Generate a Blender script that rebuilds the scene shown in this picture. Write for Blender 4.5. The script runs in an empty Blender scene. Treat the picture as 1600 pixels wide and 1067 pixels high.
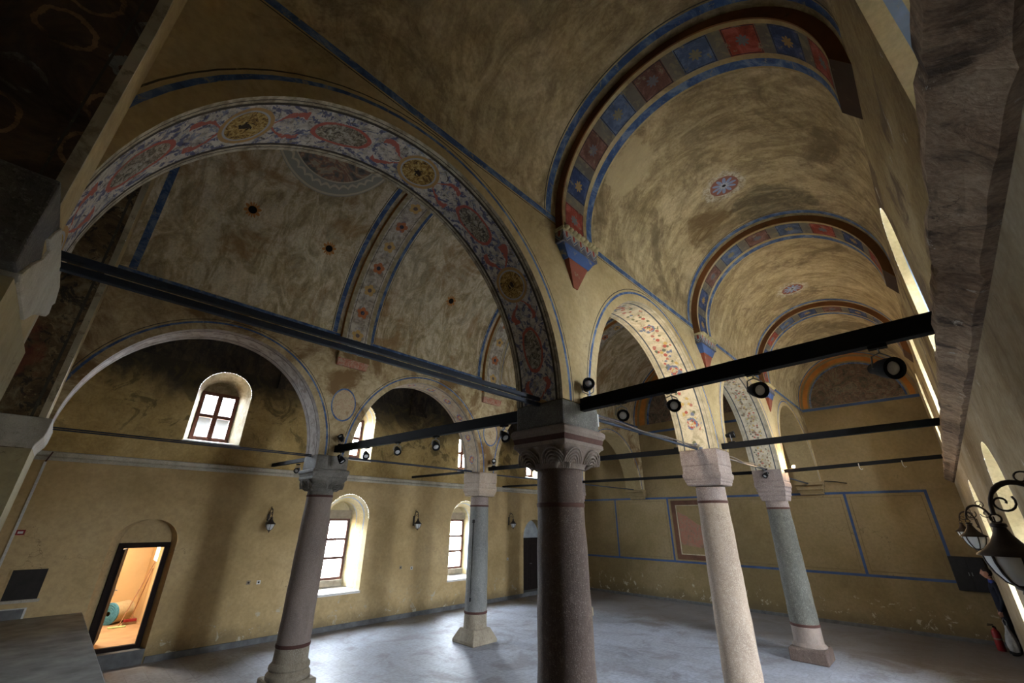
import bpy, bmesh, math, random
from mathutils import Vector, Matrix
random.seed(7)
PI = math.pi
scn = bpy.context.scene
COL = scn.collection
# ------------------------------------------------------------------ camera
cd = bpy.data.cameras.new('camera'); cam = bpy.data.objects.new('camera', cd); COL.objects.link(cam)
scn.camera = cam
cd.sensor_fit = 'HORIZONTAL'; cd.sensor_width = 36.0; cd.lens = 643.2 * 36.0 / 1600.0
cd.clip_start = 0.02; cd.clip_end = 200
yaw, pitch, roll = math.radians(44.238), math.radians(23.355), math.radians(0.463)
fw = Vector((math.cos(pitch)*math.cos(yaw), math.cos(pitch)*math.sin(yaw), math.sin(pitch)))
rt = Vector((math.sin(yaw), -math.cos(yaw), 0)); up = rt.cross(fw)
rt2 = rt*math.cos(roll) + up*math.sin(roll); up2 = -rt*math.sin(roll) + up*math.cos(roll)
M = Matrix((rt2, up2, -fw)).transposed().to_4x4(); M.translation = Vector((0, 0, 2.8))
cam.matrix_world = M
# ------------------------------------------------------------------ exposure, world
scn.view_settings.view_transform = 'Standard'; scn.view_settings.look = 'None'
scn.view_settings.gamma = 1.0; scn.view_settings.use_curve_mapping = False
scn.view_settings.exposure = 2.95
SKY_BRIGHT, SKY_DIM = 15.0, 12.0
scn.cycles.max_bounces = 10; scn.cycles.diffuse_bounces = 6; scn.cycles.glossy_bounces = 4
scn.cycles.transparent_max_bounces = 12; scn.cycles.sample_clamp_indirect = 6.0
scn.cycles.use_denoising = True
w = bpy.data.worlds.new('overcast_sky'); scn.world = w; w.use_nodes = True
wn = w.node_tree.nodes; wl = w.node_tree.links; wn.clear()
wo = wn.new('ShaderNodeOutputWorld'); wb = wn.new('ShaderNodeBackground')
wtc = wn.new('ShaderNodeTexCoord'); wsp = wn.new('ShaderNodeSeparateXYZ'); wr = wn.new('ShaderNodeValToRGB')
wl.new(wtc.outputs['Generated'], wsp.inputs[0]); wl.new(wsp.outputs['Z'], wr.inputs[0])
wr.color_ramp.elements[0].color = (0.86, 0.91, 1.0, 1); wr.color_ramp.elements[1].color = (0.78, 0.88, 1.0, 1)
wl.new(wr.outputs[0], wb.inputs[0])
wm = wn.new('ShaderNodeMapRange'); wl.new(wsp.outputs['Y'], wm.inputs[0])      # the sky is brighter on the left (north) side, shaded on the right
wm.inputs[1].default_value = -.5; wm.inputs[2].default_value = .5; wm.inputs[3].default_value = SKY_DIM; wm.inputs[4].default_value = SKY_BRIGHT
wl.new(wm.outputs[0], wb.inputs[1])
wl.new(wb.outputs[0], wo.inputs[0])

# ------------------------------------------------------------------ dimensions (metres)
YR, YL, XE = -0.45, 12.76, 17.34
XW = -4.0; XC = -0.42                      # west wall, east face of the cross wall
YA0, YA1, YB0, YB1 = 2.60, 3.28, 8.90, 9.58
YA, YB = 2.94, 9.24
CX = [3.79, 8.24, 12.61]
ZI = 4.0; ZC0, ZC1 = 3.83, 4.0             # impost top; cornice
ZS = 6.43; ZN = 6.72                       # aisle / nave vault springing
ARCH = [(1.54, 1.92), (6.015, 1.895), (10.425, 1.855), (14.96, 2.02)]
HA = 2.08

# ------------------------------------------------------------------ mesh builder
class MB:
    def __init__(s): s.v = []; s.f = []; s.m = []; s.uv = []
    def face(s, pts, m=0, uv=None):
        i = len(s.v); s.v += [tuple(p) for p in pts]; s.f.append(tuple(range(i, i+len(pts)))); s.m.append(m)
        s.uv.append(uv if uv else [(0, 0)]*len(pts))
    def box(s, lo, hi, m=0, taper=0, T=None):
        x0, y0, z0 = lo; x1, y1, z1 = hi; t = taper
        P = [(x0, y0, z0), (x1, y0, z0), (x1, y1, z0), (x0, y1, z0), (x0+t, y0+t, z1), (x1-t, y0+t, z1), (x1-t, y1-t, z1), (x0+t, y1-t, z1)]
        if T: P = [tuple(T @ Vector(p)) for p in P]
        for q in ((0, 3, 2, 1), (4, 5, 6, 7), (0, 1, 5, 4), (1, 2, 6, 5), (2, 3, 7, 6), (3, 0, 4, 7)):
            s.face([P[k] for k in q], m)
    def lathe(s, prof, c=(0, 0, 0), n=32, m=0, T=None, mats=None):
        for k in range(len(prof)-1):
            (r0, z0), (r1, z1) = prof[k], prof[k+1]; mm = mats[k] if mats else m
            for i in range(n):
                a, b = 2*PI*i/n, 2*PI*(i+1)/n
                P = [(c[0]+r0*math.cos(a), c[1]+r0*math.sin(a), c[2]+z0), (c[0]+r0*math.cos(b), c[1]+r0*math.sin(b), c[2]+z0),
                     (c[0]+r1*math.cos(b), c[1]+r1*math.sin(b), c[2]+z1), (c[0]+r1*math.cos(a), c[1]+r1*math.sin(a), c[2]+z1)]
                if T: P = [tuple(T @ Vector(p)) for p in P]
                if r0 < 1e-6: P = [P[0], P[2], P[3]]
                elif r1 < 1e-6: P = [P[0], P[1], P[2]]
                s.face(P, mm)
    def tube(s, pts, r, n=8, m=0, caps=True):
        pts = [Vector(p) for p in pts]; R = r if isinstance(r, (list, tuple)) else [r]*len(pts)
        rings = []; prev = None
        for i, p in enumerate(pts):
            d = (pts[min(i+1, len(pts)-1)] - pts[max(i-1, 0)]).normalized()
            if prev is None:
                a = Vector((0, 0, 1)) if abs(d.z) < .9 else Vector((1, 0, 0)); u = d.cross(a).normalized()
            else: u = (prev - d*prev.dot(d)).normalized()
            prev = u; v = d.cross(u)
            rings.append([p + R[i]*(u*math.cos(2*PI*k/n) + v*math.sin(2*PI*k/n)) for k in range(n)])
        for i in range(len(pts)-1):
            for k in range(n): s.face([rings[i][k], rings[i][(k+1) % n], rings[i+1][(k+1) % n], rings[i+1][k]], m)
        if caps: s.face(rings[0][::-1], m); s.face(rings[-1], m)
    def sqloft(s, levels, c, m=0, mats=None, rot=0, n=0):
        # square (n=0) levels [(half, z)]
        P = lambda h, z: [(c[0]+h*math.sqrt(2)*math.cos(PI/4+k*PI/2+rot), c[1]+h*math.sqrt(2)*math.sin(PI/4+k*PI/2+rot), c[2]+z) for k in range(4)]
        for i in range(len(levels)-1):
            A = P(*levels[i]); B = P(*levels[i+1])
            for k in range(4): s.face([A[k], A[(k+1) % 4], B[(k+1) % 4], B[k]], mats[i] if mats else m)
        s.face(P(*levels[0])[::-1], mats[0] if mats else m); s.face(P(*levels[-1]), mats[-1] if mats else m)
    def build(s, name, mats, parent=None, smooth=None, bevel=0, loc=None):
        me = bpy.data.meshes.new(name); me.from_pydata(s.v, [], s.f)
        uvl = me.uv_layers.new(name='UVMap'); k = 0
        for u in s.uv:
            for c in u: uvl.data[k].uv = c; k += 1
        me.polygons.foreach_set('material_index', s.m)
        for m in (mats if isinstance(mats, (list, tuple)) else [mats]): me.materials.append(m)
        bm = bmesh.new(); bm.from_mesh(me); bmesh.ops.remove_doubles(bm, verts=bm.verts, dist=1e-5)
        bmesh.ops.recalc_face_normals(bm, faces=bm.faces) if smooth != 'raw' else None
        bm.to_mesh(me); bm.free()
        if smooth and smooth != 'raw':
            me.polygons.foreach_set('use_smooth', [True]*len(me.polygons)); me.set_sharp_from_angle(angle=math.radians(smooth))
        o = bpy.data.objects.new(name, me); COL.objects.link(o)
        if parent: o.parent = parent
        if loc: o.location = loc
        if bevel:
            b = o.modifiers.new('bevel', 'BEVEL'); b.width = bevel; b.segments = 2; b.limit_method = 'ANGLE'; b.angle_limit = math.radians(40)
        return o
def struct(o): o['kind'] = 'structure'; return o
def tag(o, label, cat, group=None):
    o['label'] = label; o['category'] = cat
    if group: o['group'] = group
    return o
def empty(name, label, cat, loc=(0, 0, 0), rz=0, group=None):
    o = bpy.data.objects.new(name, None); COL.objects.link(o); o.location = loc; o.rotation_euler = (0, 0, rz)
    o.empty_display_size = .1
    return tag(o, label, cat, group)
def copy_tree(o, parent=None):
    c = o.copy(); COL.objects.link(c); c.parent = parent
    for ch in list(o.children): copy_tree(ch, c)
    return c

# ------------------------------------------------------------------ materials
class NT:
    def __init__(s, name, rough=.9, spec=.3):
        s.mat = bpy.data.materials.new(name); s.mat.use_nodes = True; s.t = s.mat.node_tree; s.t.nodes.clear()
        s.out = s.t.nodes.new('ShaderNodeOutputMaterial'); s.b = s.t.nodes.new('ShaderNodeBsdfPrincipled')
        s.t.links.new(s.b.outputs[0], s.out.inputs[0]); s.set('Roughness', rough); s.set('Specular IOR Level', spec)
        g = s.t.nodes.new('ShaderNodeNewGeometry'); s.pos = g.outputs['Position']
        tc = s.t.nodes.new('ShaderNodeTexCoord'); s.uvc = tc.outputs['UV']; s.obj = tc.outputs['Object']
    def n(s, k, **kw):
        o = s.t.nodes.new(k)
        for a, b in kw.items(): setattr(o, a, b)
        return o
    def inp(s, sock, v):
        if isinstance(v, bpy.types.NodeSocket): s.t.links.new(v, sock)
        elif isinstance(v, (tuple, list)) and len(v) == 3 and sock.type == 'RGBA': sock.default_value = (*v, 1)
        else: sock.default_value = v
    def set(s, name, v): s.inp(s.b.inputs[name], v)
    def math(s, op, a, b=0.0, c=None, clamp=False):
        o = s.n('ShaderNodeMath', operation=op, use_clamp=clamp); s.inp(o.inputs[0], a); s.inp(o.inputs[1], b)
        if c is not None: s.inp(o.inputs[2], c)
        return o.outputs[0]
    def noise(s, scale, detail=4, rough=.6, vec=None, dist=0, color=False):
        o = s.n('ShaderNodeTexNoise'); o.inputs['Scale'].default_value = scale; o.inputs['Detail'].default_value = detail
        o.inputs['Roughness'].default_value = rough; o.inputs['Distortion'].default_value = dist
        s.t.links.new(vec if vec else s.pos, o.inputs['Vector']); return o.outputs['Color' if color else 'Fac']
    def vor(s, scale, feature='F1', vec=None, out='Distance', rnd=1):
        o = s.n('ShaderNodeTexVoronoi', feature=feature); o.inputs['Scale'].default_value = scale; o.inputs['Randomness'].default_value = rnd
        s.t.links.new(vec if vec else s.pos, o.inputs['Vector']); return o.outputs[out]
    def ramp(s, fac, stops, mode='LINEAR'):
        o = s.n('ShaderNodeValToRGB'); r = o.color_ramp; r.interpolation = mode
        while len(r.elements) < len(stops): r.elements.new(.5)
        for e, (p, c) in zip(r.elements, stops):
            e.position = p; e.color = (*c, 1) if isinstance(c, tuple) else (c, c, c, 1)
        s.inp(o.inputs[0], fac); return o.outputs[0]
    def sm(s, v, lo, hi):
        o = s.n('ShaderNodeMapRange', interpolation_type='SMOOTHSTEP'); s.inp(o.inputs[0], v); s.inp(o.inputs[1], lo); s.inp(o.inputs[2], hi); return o.outputs[0]
    def mix(s, f, a, b, mode='MIX'):
        o = s.n('ShaderNodeMix', data_type='RGBA', blend_type=mode); s.inp(o.inputs[0], f); s.inp(o.inputs[6], a); s.inp(o.inputs[7], b); return o.outputs[2]
    def xyz(s, v=None):
        o = s.n('ShaderNodeSeparateXYZ'); s.t.links.new(v if v else s.pos, o.inputs[0]); return o.outputs
    def comb(s, x, y, z):
        o = s.n('ShaderNodeCombineXYZ'); s.inp(o.inputs[0], x); s.inp(o.inputs[1], y); s.inp(o.inputs[2], z); return o.outputs[0]
    def mapv(s, vec, scale=(1, 1, 1), loc=(0, 0, 0)):
        o = s.n('ShaderNodeMapping'); s.t.links.new(vec, o.inputs[0]); o.inputs['Scale'].default_value = scale; o.inputs['Location'].default_value = loc; return o.outputs[0]
    def bump(s, h, strength=.3, dist=.02):
        o = s.n('ShaderNodeBump'); o.inputs['Strength'].default_value = strength; o.inputs['Distance'].default_value = dist
        s.inp(o.inputs['Height'], h); s.t.links.new(o.outputs[0], s.b.inputs['Normal'])
    def col(s, c): s.set('Base Color', c)
    def ring(s, d, r, wd): # 1 where |d-r|<wd
        return s.math('LESS_THAN', s.math('ABSOLUTE', s.math('SUBTRACT', d, r)), wd)

def plaster(name, base, dark, light, stain=None, staint=(.55, .7), scale=1.0, soot=None, peel=None, seed=0, brush=.35):
    t = NT(name)
    p = t.mapv(t.pos, loc=(seed*3.7, seed*1.9, seed))
    a = t.noise(.55*scale, 6, .62, p, .4); b = t.noise(3.2*scale, 6, .7, p, 1.2); c = t.noise(22*scale, 3, .6, p)
    col = t.ramp(a, [(.38, dark), (.5, base), (.62, light)])
    bcol = t.ramp(b, [(.38, tuple(q*.8 for q in dark)), (.5, base), (.61, tuple(min(1, q*1.1) for q in light))])
    g_ = t.noise(9*scale, 5, .75, p, .8); bcol = t.mix(.35, bcol, t.ramp(g_, [(.4, dark), (.5, base), (.6, light)]))
    col = t.mix(brush, col, bcol)
    col = t.mix(t.ramp(c, [(.35, .22), (.6, 0.0)]), col, tuple(x*.55 for x in dark))
    if stain:
        s1 = t.noise(.8*scale, 7, .68, t.mapv(t.pos, loc=(11+seed, 5, 2)), .8)
        col = t.mix(t.sm(s1, *staint), col, stain)
    if peel:
        s2 = t.noise(1.9*scale, 8, .72, t.mapv(t.pos, loc=(1, 25+seed, 2)), .5)
        col = t.mix(t.sm(s2, .62, .66), col, peel)
    if soot: col = soot(t, col)
    # hairline cracks
    cr = t.vor(.7*scale, 'DISTANCE_TO_EDGE', t.n('ShaderNodeVectorMath', operation='ADD').outputs[0])
    vm = cr.node.inputs['Vector'].links[0].from_node
    t.t.links.new(p, vm.inputs[0]); t.t.links.new(t.noise(2.2, 4, .6, p, 0, True), vm.inputs[1])
    ck = t.math('MULTIPLY', t.math('LESS_THAN', cr, .0022), t.math('GREATER_THAN', a, .58))
    col = t.mix(t.math('MULTIPLY', ck, .55), col, tuple(x*.4 for x in dark))
    t.col(col); t.bump(t.math('ADD', b, t.math('MULTIPLY', c, .4)), .35, .02)
    return t.mat
def flat(name, col, rough=.6, metal=0, var=.15, scale=30, spec=.4, bump=0, obj=True):
    t = NT(name, rough, spec); f = t.noise(scale, 4, .6, t.obj if obj else t.pos)
    t.col(t.ramp(f, [(.3, tuple(c*(1-var) for c in col)), (.7, tuple(min(1, c*(1+var)) for c in col))])); t.set('Metallic', metal)
    if bump: t.bump(f, bump, .01)
    return t.mat
def painted(name, col, under, wear=.5, rough=.85, var=.25):
    t = NT(name, rough); f = t.noise(7, 7, .7, None, .5); g = t.noise(1.7, 5, .6)
    c = t.ramp(g, [(.35, tuple(x*(1-var) for x in col)), (.65, tuple(min(1, x*(1+var)) for x in col))])
    t.col(t.mix(t.sm(f, .70-.4*wear, .82-.4*wear), c, under)); t.bump(f, .2, .01)
    return t.mat

M = {}
OCH = (.37, .275, .125); OCHD = (.24, .175, .075); OCHL = (.46, .36, .19)
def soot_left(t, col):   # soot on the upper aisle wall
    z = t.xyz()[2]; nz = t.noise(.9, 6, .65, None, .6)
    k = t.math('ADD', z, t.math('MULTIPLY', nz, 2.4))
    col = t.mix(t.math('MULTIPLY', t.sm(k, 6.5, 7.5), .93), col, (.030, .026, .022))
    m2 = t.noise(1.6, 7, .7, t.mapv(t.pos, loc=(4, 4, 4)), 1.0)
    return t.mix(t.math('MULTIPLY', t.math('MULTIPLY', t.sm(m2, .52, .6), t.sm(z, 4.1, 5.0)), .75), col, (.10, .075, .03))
def damp(t, col):        # rising damp at the wall foot and flaking
    z = t.xyz()[2]; nz = t.noise(2.2, 7, .7, None, .5)
    k = t.math('SUBTRACT', z, t.math('MULTIPLY', nz, .9))
    col = t.mix(t.math('MULTIPLY', t.math('SUBTRACT', 1, t.sm(k, -.35, .05)), .6), col, (.13, .10, .055))
    pl = t.noise(3.5, 8, .75, t.mapv(t.pos, loc=(9, 1, 7)), .6)
    m = t.math('MULTIPLY', t.sm(pl, .585, .61), t.math('SUBTRACT', 1, t.sm(z, .5, 1.0)))
    return t.mix(m, col, (.45, .40, .30))
M['wall_low'] = plaster('ochre_plaster', (.47, .34, .165), (.365, .255, .115), (.54, .405, .215), scale=.7, soot=damp, brush=.2)
M['wall_up'] = plaster('upper_wall_plaster', (.43, .30, .115), (.26, .17, .06), (.55, .41, .19), scale=1.1, soot=soot_left, seed=2)
M['wall_right'] = plaster('right_wall_plaster', (.34, .28, .18), (.22, .165, .09), (.44, .38, .28), stain=(.20, .15, .10), peel=(.5, .45, .38), scale=1.2, seed=4)
M['wall_right_up'] = plaster('right_upper_plaster', (.33, .25, .12), (.20, .14, .075), (.45, .37, .22), stain=(.15, .105, .07), staint=(.5, .62), peel=(.5, .46, .4), scale=1.3, seed=5)
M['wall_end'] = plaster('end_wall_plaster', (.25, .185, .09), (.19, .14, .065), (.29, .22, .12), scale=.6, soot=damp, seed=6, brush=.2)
M['arc'] = plaster('arcade_plaster', (.44, .33, .16), (.31, .225, .10), (.52, .41, .23), stain=(.17, .115, .05), staint=(.52, .68), scale=.9, seed=7, brush=.25)
M['vault'] = None
def vault_mat(name, base, dark, light, stain, holes=(), rosex=None, seed=0, medal=None, staint=(.50, .64), streak=.5, blobs=()):
    t = NT(name); p = t.mapv(t.pos, loc=(seed, seed*2, seed*.5))
    a = t.noise(.6, 6, .65, p, .5); b = t.noise(3.0, 7, .72, t.mapv(p, (1.0, .45, .45)), 1.4); c = t.noise(26, 3, .6, p)
    col = t.mix(streak, t.ramp(a, [(.41, dark), (.5, base), (.59, light)]), t.ramp(b, [(.41, tuple(q*.75 for q in dark)), (.5, base), (.58, tuple(q*1.15 for q in light))]))
    g_ = t.noise(7, 6, .78, t.mapv(p, (1.0, .5, .5), (3, 3, 3)), 1.0); col = t.mix(.3, col, t.ramp(g_, [(.4, dark), (.5, base), (.6, light)]))
    s1 = t.noise(.75, 7, .7, t.mapv(p, loc=(7, 3, 1)), .9)
    col = t.mix(t.math('MULTIPLY', t.sm(s1, *staint), .75), col, stain)
    s3 = t.noise(1.4, 8, .75, t.mapv(p, loc=(2, 13, 5)), .8)
    col = t.mix(t.math('MULTIPLY', t.sm(s3, .60, .72), .5), col, tuple(min(1, x*1.25) for x in light))
    col = t.mix(t.ramp(c, [(.35, .25), (.6, 0.0)]), col, tuple(x*.5 for x in dark))
    x, y, z = t.xyz()
    for (bx_, by_, br_, bc_) in blobs:      # stains with a shape of their own
        u = t.math('SUBTRACT', x, bx_); v = t.math('SUBTRACT', y, by_); d = t.math('SQRT', t.math('ADD', t.math('MULTIPLY', u, u), t.math('MULTIPLY', v, v)))
        d = t.math('ADD', d, t.math('MULTIPLY', t.math('SUBTRACT', t.noise(2.4, 6, .7), .5), .9))
        col = t.mix(t.math('MULTIPLY', t.math('MULTIPLY', t.math('SUBTRACT', 1.0, t.sm(d, br_*.75, br_)), t.ramp(b, [(.4, 1.0), (.6, .55)])), .85), col, bc_)
    if rosex:
        cy, off, per, R = rosex
        u = t.math('SUBTRACT', t.math('MODULO', t.math('ADD', x, off), per), per/2); v = t.math('SUBTRACT', y, cy)
        d = t.math('SQRT', t.math('ADD', t.math('MULTIPLY', u, u), t.math('MULTIPLY', v, v)))
        dn = t.math('ADD', d, t.math('MULTIPLY', t.math('SUBTRACT', t.noise(7, 7, .78, None, .5), .5), .62))
        ang = t.math('ARCTAN2', v, u); pet = t.math('ABSOLUTE', t.math('SINE', t.math('MULTIPLY', ang, 5)))
        col = t.mix(t.math('MULTIPLY', t.math('SUBTRACT', 1.0, t.sm(dn, R*1.25, R*1.7)), .75), col, t.ramp(t.noise(16, 6, .8, None, .6), [(.42, (.22, .16, .10)), (.5, (.46, .40, .29)), (.58, (.62, .57, .46))]))
        col = t.mix(t.math('LESS_THAN', d, R), col, (.24, .10, .07))
        col = t.mix(t.math('LESS_THAN', d, t.math('ADD', t.math('MULTIPLY', pet, R*.55), R*.32)), col, (.22, .27, .42))
        col = t.mix(t.math('LESS_THAN', d, t.math('ADD', t.math('MULTIPLY', pet, R*.3), R*.06)), col, (.42, .42, .44))
        col = t.mix(t.math('LESS_THAN', d, .03), col, (.01, .01, .01))
    for (hx, hy, hz) in holes:
        u = t.math('SUBTRACT', x, hx); v = t.math('SUBTRACT', y, hy); q = t.math('SUBTRACT', z, hz)
        d = t.math('SQRT', t.math('ADD', t.math('ADD', t.math('MULTIPLY', u, u), t.math('MULTIPLY', v, v)), t.math('MULTIPLY', q, q)))
        ang = t.math('ARCTAN2', v, u); pet = t.math('ABSOLUTE', t.math('SINE', t.math('MULTIPLY', ang, 6)))
        col = t.mix(t.math('LESS_THAN', d, t.math('ADD', t.math('MULTIPLY', pet, .07), .085)), col, (.45, .2, .06))
        col = t.mix(t.math('LESS_THAN', d, .075), col, (.006, .005, .004))
    if medal:
        mx, my, R = medal
        u = t.math('SUBTRACT', x, mx); v = t.math('SUBTRACT', y, my)
        d = t.math('SQRT', t.math('ADD', t.math('MULTIPLY', u, u), t.math('MULTIPLY', v, v)))
        ang = t.math('ARCTAN2', v, u)
        col = t.mix(t.math('LESS_THAN', d, R), col, (.36, .35, .30))
        fig = t.noise(2.6, 6, .65, t.mapv(t.pos, loc=(3, 3, 0)), 1.0)
        inn = t.math('LESS_THAN', d, R*.74)
        col = t.mix(t.math('MULTIPLY', inn, .85), col, t.ramp(fig, [(.36, (.05, .05, .05)), (.45, (.17, .16, .15)), (.5, (.34, .16, .10)), (.55, (.5, .42, .28)), (.66, (.24, .22, .2))]))
        sc = t.math('MULTIPLY', t.math('ABSOLUTE', t.math('SINE', t.math('MULTIPLY', ang, 17))), .06)
        col = t.mix(t.ring(t.math('ADD', d, sc), R*.86, .025), col, (.62, .56, .43))
        col = t.mix(t.ring(d, R*.97, .018), col, (.6, .54, .4)); col = t.mix(t.ring(d, R*.74, .012), col, (.6, .54, .4))
    t.col(col); t.bump(t.math('ADD', b, t.math('MULTIPLY', c, .4)), .4, .02)
    return t.mat
M['vault_r'] = vault_mat('right_vault_plaster', (.38, .29, .15), (.22, .16, .08), (.58, .46, .27), (.13, .09, .045), blobs=[(7.25, .75, .62, (.085, .07, .04)), (6.95, 1.75, .42, (.15, .09, .035)), (4.6, 2.0, .4, (.5, .4, .22))], rosex=(1.18, .69, 4.7, .22), seed=1)
M['vault_n'] = vault_mat('nave_vault_plaster', (.56, .455, .275), (.30, .235, .13), (.74, .67, .52), (.34, .20, .08), seed=8, streak=.7,
                         holes=[(1.05, 8.31, 8.46), (2.64, 8.37, 8.39), (6.1, 8.34, 8.42)], medal=(1.85, 6.55, 1.1))
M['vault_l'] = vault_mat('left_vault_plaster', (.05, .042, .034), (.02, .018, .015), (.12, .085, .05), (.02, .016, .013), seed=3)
def blue_mat():
    t = NT('blue_paint_line', .85); g = t.noise(3.5, 6, .72, None, .8); f = t.noise(11, 6, .75, None, .6)
    c = t.ramp(g, [(.38, (.035, .07, .17)), (.5, (.06, .115, .26)), (.62, (.17, .23, .35))])
    t.col(t.mix(t.math('MULTIPLY', t.sm(f, .57, .64), .75), c, (.27, .25, .19))); t.bump(f, .2, .01); return t.mat
M['blue'] = blue_mat()
M['blue_clean'] = painted('blue_panel_line', (.045, .085, .20), (.2, .18, .12), .02)
M['black'] = painted('black_paint_line', (.05, .042, .03), (.22, .18, .11), .3)
M['brown'] = painted('brown_paint_band', (.16, .065, .02), (.10, .05, .02), .3)
M['orange'] = painted('orange_paint_band', (.40, .16, .03), (.25, .13, .05), .3)
M['cream'] = painted('cream_plaster_edge', (.42, .36, .25), (.25, .21, .14), .45)
def square_mat(name, base, star):
    t = NT(name); x, y, _ = t.xyz(t.uvc)
    u = t.math('SUBTRACT', x, .5); v = t.math('SUBTRACT', y, .5)
    d = t.math('SQRT', t.math('ADD', t.math('MULTIPLY', u, u), t.math('MULTIPLY', v, v))); ang = t.math('ARCTAN2', v, u)
    pet = t.math('ABSOLUTE', t.math('COSINE', t.math('MULTIPLY', ang, 4)))
    n = t.noise(5, 6, .7, None, .6); c = t.ramp(n, [(.3, tuple(q*.55 for q in base)), (.5, base), (.68, tuple(min(1, q*1.5+.05) for q in base))])
    c = t.mix(t.math('LESS_THAN', d, t.math('ADD', t.math('MULTIPLY', pet, .1), .1)), c, star)
    e = t.math('MAXIMUM', t.math('ABSOLUTE', u), t.math('ABSOLUTE', v)); c = t.mix(t.ring(e, .47, .012), c, (.03, .03, .03))
    c = t.mix(t.sm(t.noise(8, 6, .7), .58, .68), c, (.22, .19, .13))
    t.col(c); t.bump(n, .3, .01); return t.mat
M['sq_red'] = square_mat('red_painted_square', (.24, .042, .024), (.13, .13, .14))
M['sq_blue'] = square_mat('blue_painted_square', (.03, .05, .13), (.30, .19, .07))
M['sq_lblue'] = square_mat('pale_blue_painted_square', (.075, .11, .20), (.20, .17, .11))
M['sq_pink'] = square_mat('faded_red_painted_square', (.14, .065, .05), (.12, .12, .14))

def soffit_acanthus():   # big painted soffit: gold medallions, red ovals, blue acanthus on white
    t = NT('acanthus_soffit_paint'); U, V, _ = t.xyz(t.uvc); Wd = .68; P = 1.62
    v = t.math('MULTIPLY', t.math('SUBTRACT', V, .5), Wd)
    s = t.math('MULTIPLY', t.math('SUBTRACT', t.math('FRACT', t.math('DIVIDE', t.math('ADD', U, P*.5+.02), P)), .5), P)     # gold medallion at s=0
    s2 = t.math('MULTIPLY', t.math('SUBTRACT', t.math('FRACT', t.math('DIVIDE', t.math('ADD', U, .02), P)), .5), P)
    uv3 = t.comb(U, v, 0.0)
    nb = t.noise(9, 6, .7, uv3, .8); nw = t.noise(2.2, 5, .65, uv3)
    col = t.ramp(nb, [(.38, (.26, .235, .2)), (.48, (.48, .44, .385)), (.6, (.62, .58, .52))])
    wob = t.math('MULTIPLY', t.math('SUBTRACT', t.noise(7, 5, .65, uv3), .5), .16)
    wear = t.sm(t.noise(11, 6, .75, t.mapv(uv3, loc=(8, 8, 0)), .8), .60, .66)
    av = t.math('ABSOLUTE', v); as_ = t.math('ABSOLUTE', s)
    # blue acanthus: feathered strokes that fan out from the medallions
    ph = t.math('ADD', t.math('MULTIPLY', t.math('ADD', av, t.math('MULTIPLY', as_, .55)), 62), t.math('MULTIPLY', t.noise(5, 5, .7, uv3, 1.5), 15))
    st = t.math('SINE', ph); msk = t.noise(6.5, 5, .7, t.mapv(uv3, loc=(3, 1, 0)), 1.6)
    col = t.mix(t.math('MULTIPLY', t.math('MULTIPLY', t.sm(st, -.1, .35), t.sm(msk, .47, .52)), .85), col, (.055, .065, .17))
    msk2 = t.noise(8, 5, .7, t.mapv(uv3, loc=(13, 5, 0)), 1.6)
    col = t.mix(t.math('MULTIPLY', t.sm(msk2, .56, .6), .7), col, (.17, .21, .35))
    msk3 = t.noise(9, 5, .75, t.mapv(uv3, loc=(1, 15, 0)), 2.0)
    col = t.mix(t.math('MULTIPLY', t.sm(msk3, .59, .63), .85), col, (.05, .04, .045))
    # red scrolls each side of the medallion
    cur = t.math('ADD', t.math('MULTIPLY', t.math('SINE', t.math('MULTIPLY', t.math('SUBTRACT', as_, .19), 8.0)), .15), .0)
    d = t.math('ABSOLUTE', t.math('SUBTRACT', t.math('ADD', av, wob), cur))
    wd = t.math('MULTIPLY', t.math('SUBTRACT', as_, .12), .11)
    m = t.math('MULTIPLY', t.math('LESS_THAN', d, wd), t.math('MULTIPLY', t.math('GREATER_THAN', as_, .2), t.math('LESS_THAN', as_, .46)))
    col = t.mix(t.math('MULTIPLY', m, t.math('SUBTRACT', 1.0, wear)), col, (.44, .13, .095))
    # red oval frame
    e = t.math('SQRT', t.math('ADD', t.math('POWER', t.math('ABSOLUTE', t.math('DIVIDE', s2, .25)), 2.4), t.math('POWER', t.math('ABSOLUTE', t.math('DIVIDE', v, .125)), 2.0)))
    e = t.math('ADD', e, t.math('MULTIPLY', wob, 1.8))
    inner = t.ramp(t.noise(16, 6, .75, uv3, 1.6), [(.38, (.05, .05, .055)), (.47, (.18, .15, .10)), (.55, (.40, .36, .29)), (.66, (.5, .46, .4))])
    col = t.mix(t.math('LESS_THAN', e, 1.0), col, inner)
    col = t.mix(t.math('MULTIPLY', t.ring(e, 1.02, .10), t.math('SUBTRACT', 1.0, wear)), col, (.44, .12, .085))
    # gold medallion
    g = t.math('ADD', t.math('SQRT', t.math('ADD', t.math('MULTIPLY', s, s), t.math('MULTIPLY', v, v))), t.math('MULTIPLY', wob, .06))
    gold = t.ramp(t.noise(15, 6, .8, uv3, 1.8), [(.36, (.03, .018, .01)), (.46, (.22, .12, .03)), (.53, (.46, .30, .08)), (.66, (.56, .45, .25))])
    col = t.mix(t.math('LESS_THAN', g, .215), col, t.mix(wear, (.44, .27, .11), (.34, .27, .19))); col = t.mix(t.math('LESS_THAN', g, .183), col, (.40, .40, .40))
    col = t.mix(t.math('LESS_THAN', g, .165), col, gold); col = t.mix(t.math('LESS_THAN', g, t.math('ADD', t.math('MULTIPLY', t.noise(14, 4, .7, uv3, 1), .22), -.07)), col, (.03, .018, .012))
    # blank ochre foot of the arch
    # borders
    av2 = t.math('ABSOLUTE', t.math('SUBTRACT', V, .5))
    col = t.mix(t.math('GREATER_THAN', av2, .355), col, (.055, .045, .035))
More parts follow.
